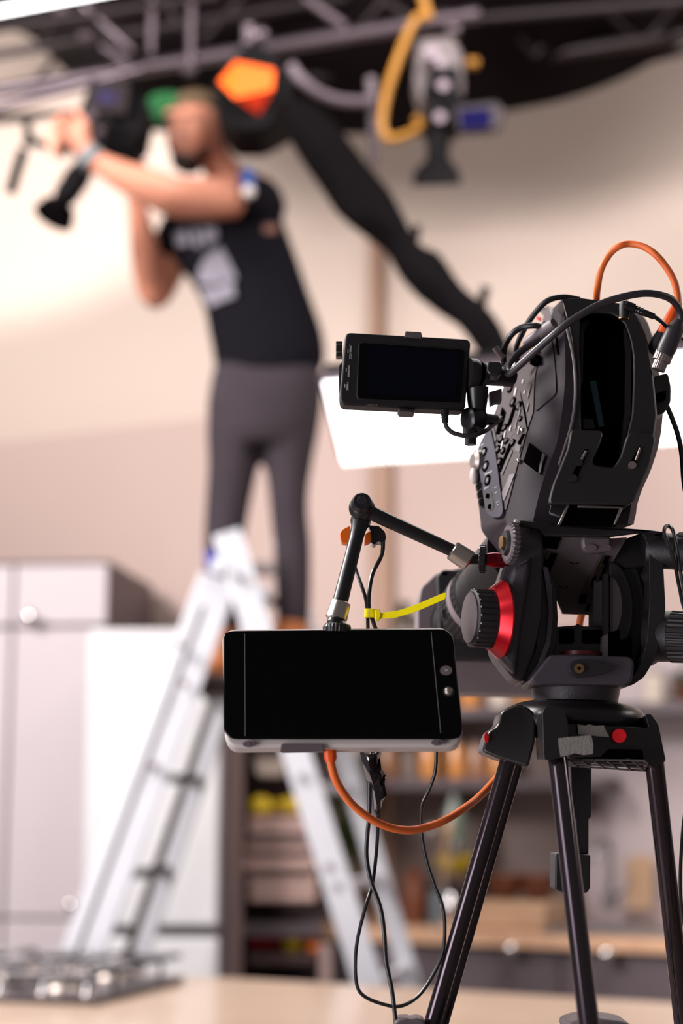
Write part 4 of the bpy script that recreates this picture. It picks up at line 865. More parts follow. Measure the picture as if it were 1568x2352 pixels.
bm = nb(); lathe(bm, kc + ka * .0035, kc - ka * .0068, [(0, px2m(73, 1.42)), (.08, px2m(75, 1.42)), (.85, px2m(92, 1.42)), (1, px2m(91, 1.42))], 64); obj('red_ring', bm, 'red_anod', hd)
text('H', P(1145, 1347, 1.4165), (1, -.2, .1), (0, .6, 1), .006, 'lettering', hd)
# right arms: upper handle socket, lower knob
bm = nb(); lathe(bm, P(1490, 1264, 1.44), P(1640, 1272, 1.42), [(0, px2m(40, 1.44)), (.1, px2m(42, 1.44)), (.42, px2m(42, 1.44)), (.44, px2m(39, 1.44)), (1, px2m(39, 1.44))], 36); obj('handle_socket', bm, 'plastic', hd)
bm = nb(); lathe(bm, P(1558, 1266, 1.436), P(1640, 1272, 1.42), [(0, px2m(44, 1.44)), (.1, px2m(46, 1.44)), (1, px2m(46, 1.44))], 96, lambda k, t: 1.0 if k % 3 else .95); obj('handle_rosette', bm, 'headdark', hd, ang=18)
bm = nb(); lathe(bm, P(1496, 1460, 1.45), P(1546, 1462, 1.44), [(0, px2m(70, 1.44)), (.3, px2m(60, 1.44)), (1, px2m(58, 1.44))], 36); obj('drag_collar', bm, 'plastic', hd)
bm = nb(); lathe(bm, P(1540, 1462, 1.44), P(1660, 1468, 1.42), [(0, px2m(52, 1.44)), (.03, px2m(60, 1.44)), (1, px2m(57, 1.44))], 120, lambda k, t: 1.0 if k % 4 < 2 else .955); obj('drag_knob', bm, 'headdark', hd, ang=18)
def cable(nm, pts, Y, rpx, m, lab, cat='cable', n=10, flat=1.0, sm=6, par=None, group=None):
    bm = nb(); tube(bm, path(pts, Y), px2m(rpx, Y), n, sm, flat); o = obj(nm, bm, m, par)
    if par is None: tag(o, lab, cat, group)
    return o
cable('control_cable', [(1600, 1460, 1.40), (1572, 1400, 1.40), (1560, 1350, 1.40), (1548, 1290, 1.385), (1534, 1250, 1.382), (1525, 1224, 1.384), (1528, 1210, 1.392), (1537, 1209, 1.394), (1546, 1222, 1.386), (1554, 1260, 1.384), (1562, 1310, 1.39), (1580, 1400, 1.40), (1610, 1500, 1.41)], 1.39, 4.5, 'cable', 'thin black cable looped over the handle socket at the right edge')
cable('stray_cable', [(1590, 1480 + 300, 1.45), (1572, 1870, 1.45), (1564, 1960, 1.45), (1562, 2040, 1.45), (1570, 2120, 1.45), (1590, 2200, 1.45)], 1.45, 4, 'cable', 'black cable hanging outside the right tripod leg')

# ================================================================ FILMING CAMERA
L0 = [(1255, 722), (1225, 775), (1190, 830), (1163, 868), (1140, 935), (1120, 985), (1097, 1030), (1092, 1090), (1098, 1150), (1103, 1195), (1108, 1222), (1136, 1256), (1170, 1300)]
L2 = [(1278, 700), (1264, 740), (1248, 790), (1232, 862), (1231, 915), (1227, 950), (1209, 1006), (1189, 1082), (1176, 1140), (1166, 1176), (1162, 1196), (1164, 1212), (1190, 1300)]
L3 = [(1290, 688), (1296, 736), (1297, 785), (1298, 845), (1296, 890), (1290, 950), (1279, 1015), (1255, 1080), (1238, 1135), (1230, 1168), (1226, 1186), (1224, 1196), (1226, 1204)]
R3 = [(1440, 704), (1470, 736), (1486, 785), (1497, 845), (1506, 890), (1508, 950), (1500, 1015), (1480, 1080), (1462, 1120), (1450, 1155), (1446, 1180), (1443, 1192), (1441, 1204)]
def sm2(L): return [(v.x, v.y) for v in smooth_pts([Vector((p[0], p[1], 0)) for p in L], 4)]
L0, L2, L3, R3 = sm2(L0), sm2(L2), sm2(L3), sm2(R3)
def tilt(y): return (1200 - y) * .00011
def dL(k, y): return {0: 1.545, 2: 1.465, 3: 1.425, 5: 1.425}[k] + tilt(y)
bm = nb(); rings = []
for a, b, c, d in zip(L0, L2, L3, R3):
    rings.append([P(a[0], a[1], dL(0, a[1])), P(b[0], b[1], dL(2, b[1])), P(c[0], c[1], dL(3, c[1])), P(d[0], d[1], dL(5, d[1])), P(d[0] + 14, d[1], dL(5, d[1]) + .04), P(d[0] - 20, d[1], dL(5, d[1]) + .13), P(a[0] + 30, a[1], dL(0, a[1]) + .04)])
loft(bm, rings)
vc = thing('video_camera', P(1330, 1190, 1.46), 'black camcorder on the tripod head seen from behind, pointing down', 'video camera')
obj('camera_shell', bm, 'body', vc, ang=22)
def lx(L, y):
    for a, b in zip(L[:-1], L[1:]):
        if a[1] <= y <= b[1]:
            t = (y - a[1]) / (b[1] - a[1]); return a[0] + (b[0] - a[0]) * t
    return L[0][0] if y < L[0][1] else L[-1][0]
def bY(x, y):
    """distance of the shell surface seen at a pixel"""
    x0, x2, x3 = lx(L0, y), lx(L2, y), lx(L3, y)
    if x <= x2: return 1.545 + (1.465 - 1.545) * (x - x0) / max(1, x2 - x0) + tilt(y)
    if x <= x3: return 1.465 + (1.425 - 1.465) * (x - x2) / max(1, x3 - x2) + tilt(y)
    return 1.425 + tilt(y)
def fr_at(x, y, h=4):
    c = P(x, y, bY(x, y)); ux_ = (P(x + h, y, bY(x + h, y)) - P(x - h, y, bY(x - h, y))).normalized(); uy_ = (P(x, y - h, bY(x, y - h)) - P(x, y + h, bY(x, y + h))).normalized()
    n = ux_.cross(uy_).normalized(); n = -n if n.y > 0 else n
    return c, ux_, uy_, n
def onbody(nm, pts, m, lift, th, par=vc, bev=.0, **k):
    bm = nb(); a = []; b = []
    for x, y in pts:
        c, u_, v_, n = fr_at(x, y); a.append(c + n * lift); b.append(c + n * (lift - th))
    poly3(bm, a, b); return obj(nm, bm, m, par, bev=bev, **k)
def onstrip(nm, rws, m, lift, th, par=vc, bev=.0, nx=6, ny=3, **k):
    """plate following the shell between (y, x_left, x_right) rows"""
    S = smooth_pts([Vector(r) for r in rws], ny); bm = nb(); rings = []
    for s in S:
        y, xl, xr = s; f = []; b = []
        for j in range(nx + 1):
            x = xl + (xr - xl) * j / nx; c, u_, v_, n = fr_at(x, y); f.append(c + n * lift); b.append(c + n * (lift - th))
        rings.append(f + b[::-1])
    loft(bm, rings); return obj(nm, bm, m, par, bev=bev, **k)
# control panel (upper warm plate, lower slate plate)
up = [(1250, 742), (1246, 790), (1232, 866), (1226, 948), (1206, 1006), (1186, 1080), (1166, 1172), (1152, 1178), (1146, 1140), (1136, 1080), (1126, 1040), (1119, 1010), (1133, 978), (1150, 930), (1168, 868), (1200, 822)]
cpn = onstrip('control_panel', [(744, 1248, 1260), (790, 1222, 1246), (830, 1192, 1238), (868, 1166, 1230), (930, 1147, 1227), (950, 1141, 1225), (980, 1131, 1215), (1010, 1119, 1206), (1040, 1122, 1198), (1080, 1132, 1187), (1120, 1140, 1178), (1150, 1146, 1170), (1172, 1150, 1164)], 'panel', .0012, .004)
lo = onstrip('function_panel', [(990, 1126, 1131), (1010, 1113, 1136), (1026, 1107, 1140), (1052, 1103, 1145), (1110, 1112, 1153), (1150, 1118, 1159), (1174, 1123, 1161), (1184, 1130, 1159), (1190, 1140, 1152)], 'slate', .0032, .006)
def btn(x, y, r, m, par, lift=.0025, h=.0006, nm='button', ring=True, n=24):
    c, u_, v_, nn_ = fr_at(x, y); bm = nb(); cyl(bm, c + nn_ * lift, c + nn_ * (lift + h), r * .62, r * .55, n)
    o = obj(nm, bm, m, par)
    if ring:
        bm = nb(); lathe(bm, c + nn_ * (lift - .001), c + nn_ * (lift + .0006), [(0, r), (1, r), (1.0001, r * .8), (.8, r * .78), (.8, .0001)], n); obj('button_ring', bm, 'recess', par)
    return o
def label3(s, x, y, size, par, rot=0.0, lift=.0034, m='lettering'):
    c, u_, v_, n = fr_at(x, y); q = Quaternion(n, math.radians(rot)); return text(s, c + n * lift, q @ u_, q @ v_, size, m, par)
for i, (x, y) in enumerate(((1117, 1042), (1122, 1073), (1127, 1105))):
    btn(x, y, .0055, 'plastic', lo, .0034, .0008); label3(str(i + 1), x + 1, y, .0036, lo, 14, .0046)
label3('S&Q', 1114, 1026, .0026, lo, 14, .0038); label3('USER MENU', 1129, 1089, .0027, lo, 14, .0038); label3('FOCUS', 1125, 1122, .0031, lo, 14, .0038)
for s, x, y in (('AUTO', 1146, 1122), ('MAN', 1147, 1134), ('PUSH', 1150, 1156), ('AUTO', 1152, 1162)): label3(s, x, y, .0019, lo, 14, .0038)
sl_ = onbody('focus_switch_recess', rnd([(1120, 1134), (1127, 1126), (1136, 1130), (1143, 1164), (1139, 1173), (1128, 1176), (1122, 1168)], 6), 'plastic_dark', .0036, .003, lo)
btn(1129, 1141, .0042, 'recess', lo, .0042, .0012, 'focus_switch', False); btn(1134, 1166, .0042, 'recess', lo, .0042, .0012, 'focus_switch', False)
for x, y, r in ((1161, 985, .0044), (1153, 1011, .0044), (1146, 1034, .0044), (1150, 1062, .0044), (1165, 1015, .0036), (1158, 1037, .0036), (1180, 1019, .004), (1198, 964, .003), (1175, 893, .0052), (1181, 925, .0052), (1194, 934, .005)):
    btn(x, y, r, 'panel', cpn, .0018, .001)
for x, y in ((1203, 990), (1195, 1060)):
    c, u_, v_, n = fr_at(x, y); bm = nb(); ball(bm, c + n * .002, .0022); obj('switch_nub', bm, 'chrome', cpn)
for pts, m in (([(1184, 930), (1188, 932), (1172, 984), (1167, 981)], 'recess'), ([(1173, 1020), (1176, 1030), (1152, 1086), (1148, 1084)], 'recess'), ([(1178, 1034), (1180, 1040), (1158, 1092), (1154, 1092)], 'plastic_dark'), ([(1174, 1092), (1186, 1090), (1162, 1152), (1152, 1144)], 'cabdark'),
               ([(1188, 1020), (1200, 1026), (1196, 1042), (1186, 1036)], 'plastic_dark'), ([(1203, 1000), (1208, 998), (1196, 1026), (1192, 1020)], 'recess')):
    onbody('panel_slot', pts, m, .0022, .002, cpn)
for k in range(3): onbody('vent_line', [(1157 + 3 * k - 1, 938 + 5 * k), (1158.5 + 3 * k, 938 + 5 * k), (1143 + 3 * k, 1000), (1141.5 + 3 * k, 1000)], 'recess', .0022, .002, cpn)
onbody('vent_step', [(1134, 984), (1137, 983), (1143, 1012), (1140, 1020)], 'plastic_dark', .0022, .002, cpn)
for (x, y, w_, h_) in ((1181, 868, 3, 9), (1187, 901, 3, 9), (1196, 950, 2, 12), (1188, 978, 2, 10), (1175, 986, 2.5, 6), (1162, 1000, 2, 8), (1194, 990, 2, 9), (1156, 1024, 2, 9), (1219, 900, 2.5, 16), (1215, 938, 2.5, 10), (1204, 878, 2, 4), (1208, 902, 2, 4)):
    onbody('panel_marking', [(x - w_ / 2 + h_ * .22, y - h_), (x + w_ / 2 + h_ * .22, y - h_), (x + w_ / 2 - h_ * .22, y + h_), (x - w_ / 2 - h_ * .22, y + h_)], 'lettering' if h_ < 10 else 'grey_plastic', .0022, .0012, cpn)
onbody('panel_seam', [(1189, 858), (1190.5, 858), (1214, 987), (1212.5, 987)], 'recess', .002, .0015, cpn)
for s, x, y in (('HOLD', 1183, 882), ('SHUTTER', 1192, 946), ('STATUS', 1176, 1004)): label3(s, x, y, .0024, cpn, 75, .0024, 'letterdim')
# media door on the side, seam lines, recess
onstrip('media_door', [(768, 1256, 1266), (790, 1248, 1270), (810, 1243, 1273), (850, 1238, 1277), (895, 1235, 1279), (908, 1234, 1275), (916, 1233, 1267), (930, 1232, 1250), (944, 1231, 1234)], 'body', .0014, .003, vc)
onbody('door_slit', [(1277, 775), (1281, 775), (1285, 815), (1281, 815)], 'recess', .001, .002)
rc = onbody('finger_recess', rnd([(1219, 1019), (1251, 1045), (1243, 1092), (1205, 1063)], 3), 'recess', .0022, .003)
onbody('recess_glint', [(1250, 1044), (1257, 1050), (1251, 1066), (1245, 1091), (1241, 1090), (1245, 1066)], 'armblack', .0028, .002)
# left edge dial and grip piece
bm = nb(); lathe(bm, P(1106, 1060, 1.552), P(1084, 1058, 1.549), [(0, .011), (.7, .0105), (1, .007)], 28); obj('iris_dial', bm, 'steel_dim', vc)
bm = nb(); ball(bm, P(1089, 1092, 1.55), .0045, .006, .0085); obj('dial_cap', bm, 'white_plastic', vc)
for k in range(3):
    bm = nb(); prism(bm, rnd([(1092 + 3 * k, 1112 + 18 * k), (1104 + 2 * k, 1106 + 18 * k), (1106 + 2 * k, 1120 + 18 * k), (1095 + 3 * k, 1126 + 18 * k)], 3), 1.535, .008); obj('side_switch', bm, 'plastic', vc, bev=.001)
# dark groove and rear frame ring around the battery bay
L4 = [(1290, 686), (1305, 740), (1316, 800), (1321, 850), (1321, 900), (1316, 950), (1308, 1000), (1283, 1075), (1261, 1131), (1252, 1180)]
outer = L4 + [(1300, 1196), (1400, 1196), (1446, 1158), (1475, 1090), (1500, 1020), (1509, 955), (1504, 900), (1498, 850), (1492, 811), (1484, 770), (1468, 731), (1446, 706), (1380, 696), (1330, 690)]
inner = [(1331, 733), (1354, 719), (1380, 720), (1410, 722), (1433, 742), (1447, 780), (1453, 817), (1453, 880), (1450, 950), (1440, 996), (1430, 1040), (1413, 1074), (1390, 1072), (1360, 1068), (1336, 1040), (1334, 953), (1334, 880), (1331, 817)]
def resamp(poly, c, n=60):
    out = []
    for k in range(n):
        an = 2 * math.pi * k / n; d = Vector((math.cos(an), math.sin(an))); best = None
        for i in range(len(poly)):
            a = Vector(poly[i]) - Vector(c); b = Vector(poly[(i + 1) % len(poly)]) - Vector(c); e = b - a; den = d.x * e.y - d.y * e.x
            if abs(den) < 1e-9: continue
            t = (a.x * e.y - a.y * e.x) / den; s = (a.x * d.y - a.y * d.x) / den
            if t > 0 and -1e-6 <= s <= 1 + 1e-6: best = t if best is None or t > best else best
        out.append((c[0] + d.x * best, c[1] + d.y * best))
    return out
cc = (1385, 900); O = resamp(outer, cc); I_ = resamp(inner, cc)
bm = nb(); fY = lambda y, o=0: 1.398 + tilt(y) + o
ro = [P(x, y, fY(y)) for x, y in O]; ri = [P(x, y, fY(y)) for x, y in I_]; rid = [P(x, y, fY(y, .03)) for x, y in I_]; rod = [P(x, y, fY(y, .03)) for x, y in O]
vs = [[bm.verts.new(p) for p in r] for r in (ro, ri, rid, rod)]; n = len(O)
for j in range(4):
    A = vs[j]; B = vs[(j + 1) % 4]
    for i in range(n): face(bm, (A[i], A[(i + 1) % n], B[(i + 1) % n], B[i]))
obj('rear_frame', bm, 'plastic', vc, bev=.002, ang=30)
bm = nb(); prism(bm, I_, lambda x, y: fY(y, .026), .006); bay = obj('battery_bay', bm, 'recess', vc)
bm = nb(); tube(bm, [P(x, y, fY(y) - .0005) for x, y in [(1301, 751), (1313, 800), (1320, 850), (1321, 916), (1311, 982), (1284, 1068)]], .0016, 8, 4); obj('frame_ridge', bm, 'grey_plastic', vc)
onb = lambda nm, pts, m, o, th, par=vc, bev=.0: obj(nm, (lambda b: (prism(b, pts, lambda x, y: fY(y, o), th), b)[1])(nb()), m, par, bev=bev)
onb('warning_sticker', [(1354, 875), (1369, 875), (1387, 979), (1375, 981)], 'teal', .0245, .002, bay)
onb('bay_connector', rnd([(1338, 960), (1362, 964), (1366, 985), (1340, 985)], 3), 'plastic_dark', .015, .01, bay)
onb('bay_rail', [(1333, 740), (1352, 735), (1352, 742), (1340, 760), (1338, 880), (1333, 880)], 'plastic_dark', .012, .012, bay)
onb('bay_rail', [(1435, 750), (1450, 800), (1448, 950), (1432, 1030), (1426, 1030), (1438, 940), (1440, 810)], 'plastic_dark', .012, .012, bay)
# battery bracket plate with slots and screws
br_ = rnd([(1311, 987), (1379, 988), (1385, 998), (1374, 1030), (1360, 1060), (1366, 1068), (1408, 1074), (1424, 1050), (1440, 1000), (1448, 992), (1497, 996), (1506, 1008), (1494, 1062), (1456, 1150), (1444, 1159), (1262, 1157), (1261, 1146), (1270, 1112), (1284, 1078), (1303, 1030)], 6)
bpk = onb('bracket_plate', br_, 'plastic', -.012, .010, vc, .0015)
onb('plate_slot', rnd([(1344, 1030), (1351, 1034), (1322, 1104), (1312, 1104), (1312, 1092)], 3), 'recess', -.0126, .002, bpk); onb('plate_slot', rnd([(1467, 1024), (1473, 1026), (1458, 1074), (1448, 1076), (1446, 1064)], 3), 'recess', -.0126, .002, bpk)
for x, y, m in ((1329, 1062, 'plastic'), (1316, 1098, 'plastic'), (1452, 1068, 'steel_dim')):
    bm = nb(); p = P(x, y, fY(y, -.0145)); cyl(bm, p, p + Vector((0, .004, 0)), .0034); obj('screw', bm, m, bpk)
for a, b in (((1346, 1036), (1334, 1058)), ((1470, 1030), (1460, 1058))):
    bm = nb(); tube(bm, [P(a[0], a[1], fY(a[1], -.013)), P(b[0], b[1], fY(b[1], -.013))], .0012, 6, 1); obj('slot_pin', bm, 'steel_dim', bpk)
# shoe plate below
onb('shoe_plate', [(1300, 1160), (1430, 1162), (1416, 1206), (1284, 1204)], 'recess', -.004, .01)
for pts in ([(1303, 1156), (1309, 1158), (1288, 1204), (1281, 1204)], [(1327, 1160), (1427, 1163), (1428, 1167), (1327, 1165)], [(1424, 1164), (1430, 1166), (1414, 1204), (1409, 1204)]):
    onb('shoe_rail', pts, 'steel_dim', -.008, .008, vc, .0006)
# module on the right side, latch
onb('side_module', rnd([(1490, 866), (1534, 856), (1541, 890), (1540, 924), (1526, 948), (1508, 954), (1498, 916)], 8), 'plastic', .01, .05, vc, .003)
onb('module_step', rnd([(1504, 905), (1530, 896), (1528, 916), (1512, 924)], 4), 'recess', .008, .006)
onb('top_rail', rnd([(1288, 688), (1330, 684), (1446, 700), (1436, 712), (1300, 706)], 4), 'plastic', .0, .03, vc, .002)
bm = nb(); lathe(bm, P(1208, 790, 1.50), P(1272, 742, 1.47), [(0, .0048), (.1, .0055), (.9, .0055), (1, .0045)], 20); obj('handle_rod', bm, 'hood', vc)
onbody('door_latch', rnd([(1228, 802), (1243, 798), (1244, 812), (1230, 818)], 3), 'brass', .006, .006, vc, bev=.001)
onbody('clip_block', rnd([(1226, 822), (1246, 818), (1246, 838), (1230, 844)], 3), 'recess', .006, .007, vc, bev=.001)
onbody('top_lever', rnd([(1252, 712), (1268, 704), (1274, 740), (1254, 742)], 4), 'grey_plastic', .004, .01, vc, bev=.001)
onbody('warning_tag', [(1244, 733), (1251, 735), (1250, 743), (1243, 741)], 'red', .006, .002)
# lens behind, pointing down and away
La = P(1200, 1270, 1.55); Lb = P(1060, 1440, 1.70)
bm = nb(); lathe(bm, La, Lb, [(0, .036), (.35, .036), (.36, .034), (.55, .034), (.56, .037), (.8, .037), (.81, .032), (1, .034)], 72, lambda k, t: (1.0 if k % 2 else .97) if .56 <= t <= .8 else 1.0); obj('lens_barrel', bm, 'plastic', vc, ang=15)
bm = nb(); lathe(bm, La.lerp(Lb, .60), La.lerp(Lb, .66), [(0, .0376), (1, .0376)], 40); obj('focus_mark_band', bm, 'hood', vc)
hp = [(958, 1392), (966, 1350), (1000, 1318), (1056, 1304), (1250, 1316), (1256, 1596), (1050, 1590), (976, 1572), (958, 1540)]
bm = nb(); prism(bm, rnd(hp, 6), lambda x, y: 1.69 + (x - 958) * .0001, .07); lh = obj('lens_hood', bm, 'hood', vc, bev=.004)
hp2 = [(1002, 1322), (1018, 1308), (1230, 1318), (1236, 1514), (1132, 1515), (1040, 1513), (1008, 1500)]
bm = nb(); prism(bm, rnd(hp2, 6), 1.665, .03); obj('hood_shade', bm, 'plastic_dark', lh, bev=.004)
bm = nb(); prism(bm, rnd([(1012, 1398), (1040, 1396), (1044, 1420), (1014, 1418)], 5), 1.645, .02); obj('hood_catch', bm, 'plastic', lh, bev=.003)
bm = nb(); prism(bm, [(1020 + 7 * math.cos(a), 1317 + 4 * math.sin(a)) for a in [k * math.pi / 8 for k in range(16)]], 1.6635, .003); obj('hood_hole', bm, 'recess', lh)

# ---------------------------------------------------------------- viewfinder monitor
vm = thing('viewfinder_monitor', P(930, 855, 1.45), 'small flip-out monitor with a dark blank screen left of the camcorder', 'monitor')
vY = lambda x, y: 1.437 + (x - 780) * .00006
body_ = rnd([(793, 763), (1081, 779), (1068, 944), (783, 930), (780, 905)], 14)
bm = nb(); prism(bm, body_, vY, .024, (-.001, .001)); obj('monitor_case', bm, 'plastic_dark', vm, bev=.003, seg=3)
bm = nb(); prism(bm, rnd([(823, 784), (1070, 800), (1062, 928), (818, 918)], 10), lambda x, y: vY(x, y) - .0006, .003); obj('bezel', bm, 'plastic', vm, bev=.0005)
bm = nb(); prism(bm, rnd([(826, 787), (1067, 803), (1059, 925), (821, 915)], 9), lambda x, y: vY(x, y) - .0009, .003); obj('bezel_glass', bm, 'glass_black', vm)
bm = nb(); prism(bm, [(845, 795), (1053, 808), (1046, 914), (841, 906)], lambda x, y: vY(x, y) - .0012, .002); obj('screen', bm, 'screen_blue', vm)
bm = nb(); prism(bm, [(930, 760), (967, 762), (970, 776), (928, 773)], lambda x, y: vY(x, y) - .004, .024); obj('top_tab', bm, 'grey_plastic', vm, bev=.001)
bm = nb(); prism(bm, [(913, 936), (954, 939), (950, 946), (917, 944)], lambda x, y: vY(x, y) - .004, .024); obj('bottom_tab', bm, 'plastic', vm, bev=.001)
for y0, y1 in ((783, 788), (792, 806), (810, 818)):
    bm = nb(); prism(bm, rnd([(771, y0), (786, y0), (786, y1), (771, y1)], 2), 1.447, .012); obj('side_dial', bm, 'armblack', vm, bev=.0008)
bm = nb(); prism(bm, rnd([(778, 840), (786, 830), (786, 905), (778, 898)], 3), 1.446, .014); obj('side_grip', bm, 'plastic', vm, bev=.001)
wY = lambda x, y: P(x, y, vY(x, y) - .0004)
for s, x, y, sz in (('CONTRAST', 805, 808, .0026), ('PEAKING', 801, 852, .0026), ('ZEBRA', 798, 887, .0026)): text(s, wY(x, y), (0.03, 0, 1), (-1, 0, .03), sz, 'lettering', vm)
text('MIRROR', wY(853, 931), (1, 0, -.04), (0, 0, 1), .0031, 'letterdim', vm)
for x, y in ((799, 806), (795, 849), (792, 886)):
    bm = nb(); prism(bm, [(x - .8, y - 4), (x + .8, y - 4), (x + .8, y + 4), (x - .8, y + 4)], lambda a, b: vY(a, b) - .0003, .001); obj('scale_mark', bm, 'lettering', vm)
bm = nb(); lathe(bm, P(1076, 857, 1.455), P(1098, 859, 1.457), [(0, px2m(36, 1.45)), (.6, px2m(36, 1.45)), (1, px2m(32, 1.45))], 32); obj('hinge_disc', bm, 'plastic', vm)
bm = nb(); lathe(bm, P(1094, 860, 1.457), P(1170, 866, 1.49), [(0, px2m(34, 1.45)), (.12, px2m(30, 1.45)), (.3, px2m(25, 1.45)), (1, px2m(24, 1.45))], 32); obj('hinge_arm', bm, 'armblack', vm)
bm = nb(); prism(bm, rnd([(1118, 836), (1124, 829), (1148, 831), (1153, 838), (1152, 856), (1144, 862), (1124, 860), (1117, 852)], 3), 1.437, .02); obj('lock_knob', bm, 'armblack', vm, bev=.0015)
bm = nb(); lathe(bm, P(1096, 888, 1.462), P(1096, 946, 1.466), [(0, px2m(27, 1.46)), (.6, px2m(24, 1.46)), (1, px2m(20, 1.46))], 24); obj('post', bm, 'armblack', vm)
bm = nb(); lathe(bm, P(1070, 962, 1.46), P(1104, 964, 1.47), [(0, px2m(20, 1.46)), (.1, px2m(27, 1.46)), (.7, px2m(32, 1.46)), (1, px2m(26, 1.46))], 28); obj('swivel_ball', bm, 'armblack', vm)
bm = nb(); lathe(bm, P(1098, 962, 1.468), P(1136, 965, 1.49), [(0, px2m(15, 1.46)), (1, px2m(14, 1.46))], 20); obj('cross_rod', bm, 'armblack', vm)
bm = nb(); lathe(bm, P(1080, 985, 1.466), P(1080, 1022, 1.466), [(0, px2m(18, 1.46)), (.5, px2m(18, 1.46)), (.52, px2m(14, 1.46)), (1, px2m(14, 1.46))], 20); obj('post_end', bm, 'armblack', vm)
bm = nb(); prism(bm, rnd([(1122, 900), (1152, 892), (1152, 922), (1136, 924), (1126, 930)], 3), 1.47, .012); obj('cable_clip', bm, 'grey_plastic', vm, bev=.001)
bm = nb(); lathe(bm, P(1021, 940, 1.447), P(1022, 972, 1.447), [(i / 12, px2m(12 - i * .35 if i % 2 else 9.5 - i * .25, 1.447)) for i in range(13)], 16); obj('strain_relief', bm, 'cable', vm)
cable('monitor_cable', [(1022, 968, 1.447), (1026, 982, 1.447), (1042, 995, 1.447), (1075, 1001, 1.448), (1108, 993, 1.455), (1130, 978, 1.48), (1150, 960, 1.51)], 1.45, 5.5, 'cable_grey', 'short grey cable curving from the small monitor to the camcorder')

# ---------------------------------------------------------------- cables over the camera
oc1 = thing('orange_video_cable', P(1460, 620, 1.47), 'orange cable arching high above the camcorder', 'cable')
cable('cable_run', [(1366, 712, 1.50), (1369, 692, 1.49), (1371, 665, 1.48), (1380, 619, 1.47), (1400, 583, 1.465), (1423, 565, 1.46), (1446, 560, 1.46), (1476, 566, 1.455), (1503, 583, 1.45), (1526, 609, 1.45), (1546, 642, 1.45), (1555, 675, 1.45), (1557, 702, 1.45)], 1.46, 8.5, 'orange', '', par=oc1, n=14)
bm = nb(); lathe(bm, P(1558, 694, 1.45), P(1522, 768, 1.45), [(0, px2m(9, 1.45)), (.1, px2m(12, 1.45)), (.5, px2m(15, 1.45)), (.9, px2m(17, 1.45)), (1, px2m(15, 1.45))], 24, lambda k, t: 1 if k % 4 < 2 else .94); obj('orange_boot', bm, 'orange_plug', oc1)
bm = nb(); lathe(bm, P(1526, 762, 1.452), P(1502, 812, 1.455), [(0, px2m(17, 1.45)), (.5, px2m(22, 1.45)), (1, px2m(22, 1.45))], 24); obj('connector', bm, 'plastic_dark', oc1)
mc = thing('main_black_cable', P(1380, 700, 1.43), 'thick charcoal cable bending over the top of the camcorder', 'cable')
cable('cable_run', [(1240, 778, 1.47), (1205, 800, 1.47), (1180, 822, 1.465), (1165, 843, 1.455), (1166, 857, 1.445), (1180, 850, 1.438), (1235, 800, 1.415), (1275, 765, 1.40), (1314, 735, 1.395), (1380, 698, 1.395), (1446, 678, 1.395), (1496, 674, 1.40), (1539, 686, 1.41), (1560, 714, 1.42), (1562, 745, 1.425), (1556, 770, 1.43)], 1.41, 9, 'cable_grey', '', par=mc, n=14)
bm = nb(); lathe(bm, P(1560, 735, 1.425), P(1524, 815, 1.43), [(0, px2m(12, 1.42)), (.25, px2m(21, 1.42)), (.8, px2m(23, 1.42)), (1, px2m(21, 1.42))], 24); obj('cable_boot', bm, 'cable_grey', mc)
bm = nb(); lathe(bm, P(1530, 800, 1.43), P(1510, 850, 1.432), [(0, px2m(20, 1.42)), (.2, px2m(20, 1.42)), (.22, px2m(22, 1.42)), (.6, px2m(22, 1.42)), (.62, px2m(17, 1.42)), (1, px2m(17, 1.42))], 60, lambda k, t: 1 if k % 3 else .95); obj('bayonet_connector', bm, 'steel_dim', mc)
cable('looped_black_cable', [(1172, 862, 1.52), (1158, 838, 1.51), (1158, 800, 1.50), (1175, 768, 1.49), (1199, 752, 1.485), (1226, 748, 1.48), (1250, 752, 1.48)], 1.50, 7.5, 'cable', 'black cable loop at the upper left shoulder of the camcorder')
cable('arched_black_cable', [(1190, 842, 1.52), (1186, 800, 1.51), (1206, 752, 1.50), (1235, 711, 1.49), (1261, 689, 1.485), (1294, 682, 1.485), (1330, 688, 1.49)], 1.50, 7, 'cable', 'black cable arching behind the top left of the camcorder')
bm = nb(); tube(bm, path([(1136, 798, 1.50), (1142, 806, 1.50), (1156, 822, 1.50)], 1.50), .003, 8); tag(obj('metal_loop', bm, 'hood'), 'small grey metal loop left of the camcorder cables', 'loop')
ap = thing('angled_plug', P(1434, 706, 1.42), 'black right-angle plug with ribbed strain relief on the camcorder top', 'plug')
bm = nb(); lathe(bm, P(1433, 730, 1.42), P(1434, 692, 1.418), [(0, px2m(12, 1.42)), (.75, px2m(13, 1.42)), (1, px2m(9, 1.42))], 20); obj('plug_body', bm, 'plastic_dark', ap)
bm = nb(); lathe(bm, P(1432, 733, 1.421), P(1432, 729, 1.421), [(0, px2m(12.5, 1.42)), (1, px2m(12.5, 1.42))], 20); obj('yellow_ring', bm, 'brass', ap)
bm = nb(); lathe(bm, P(1434, 700, 1.416), P(1504, 728, 1.42), [(0, px2m(12, 1.42)), (.3, px2m(12, 1.42))] + [(.32 + i * .045, px2m((11 - i * .3) if i % 2 else 8, 1.42)) for i in range(15)] + [(1, px2m(5, 1.42))], 16); obj('strain_relief', bm, 'cable', ap)
cable('cable_run', [(1500, 726, 1.42), (1520, 740, 1.425), (1545, 765, 1.44), (1570, 780, 1.45), (1600, 800, 1.45)], 1.43, 5, 'cable', '', par=ap)
cable('descending_cable', [(1530, 930, 1.44), (1545, 966, 1.44), (1558, 1005, 1.44), (1566, 1050, 1.44), (1572, 1120, 1.44), (1590, 1200, 1.44)], 1.44, 6, 'cable', 'black cable dropping from the right side of the camcorder')

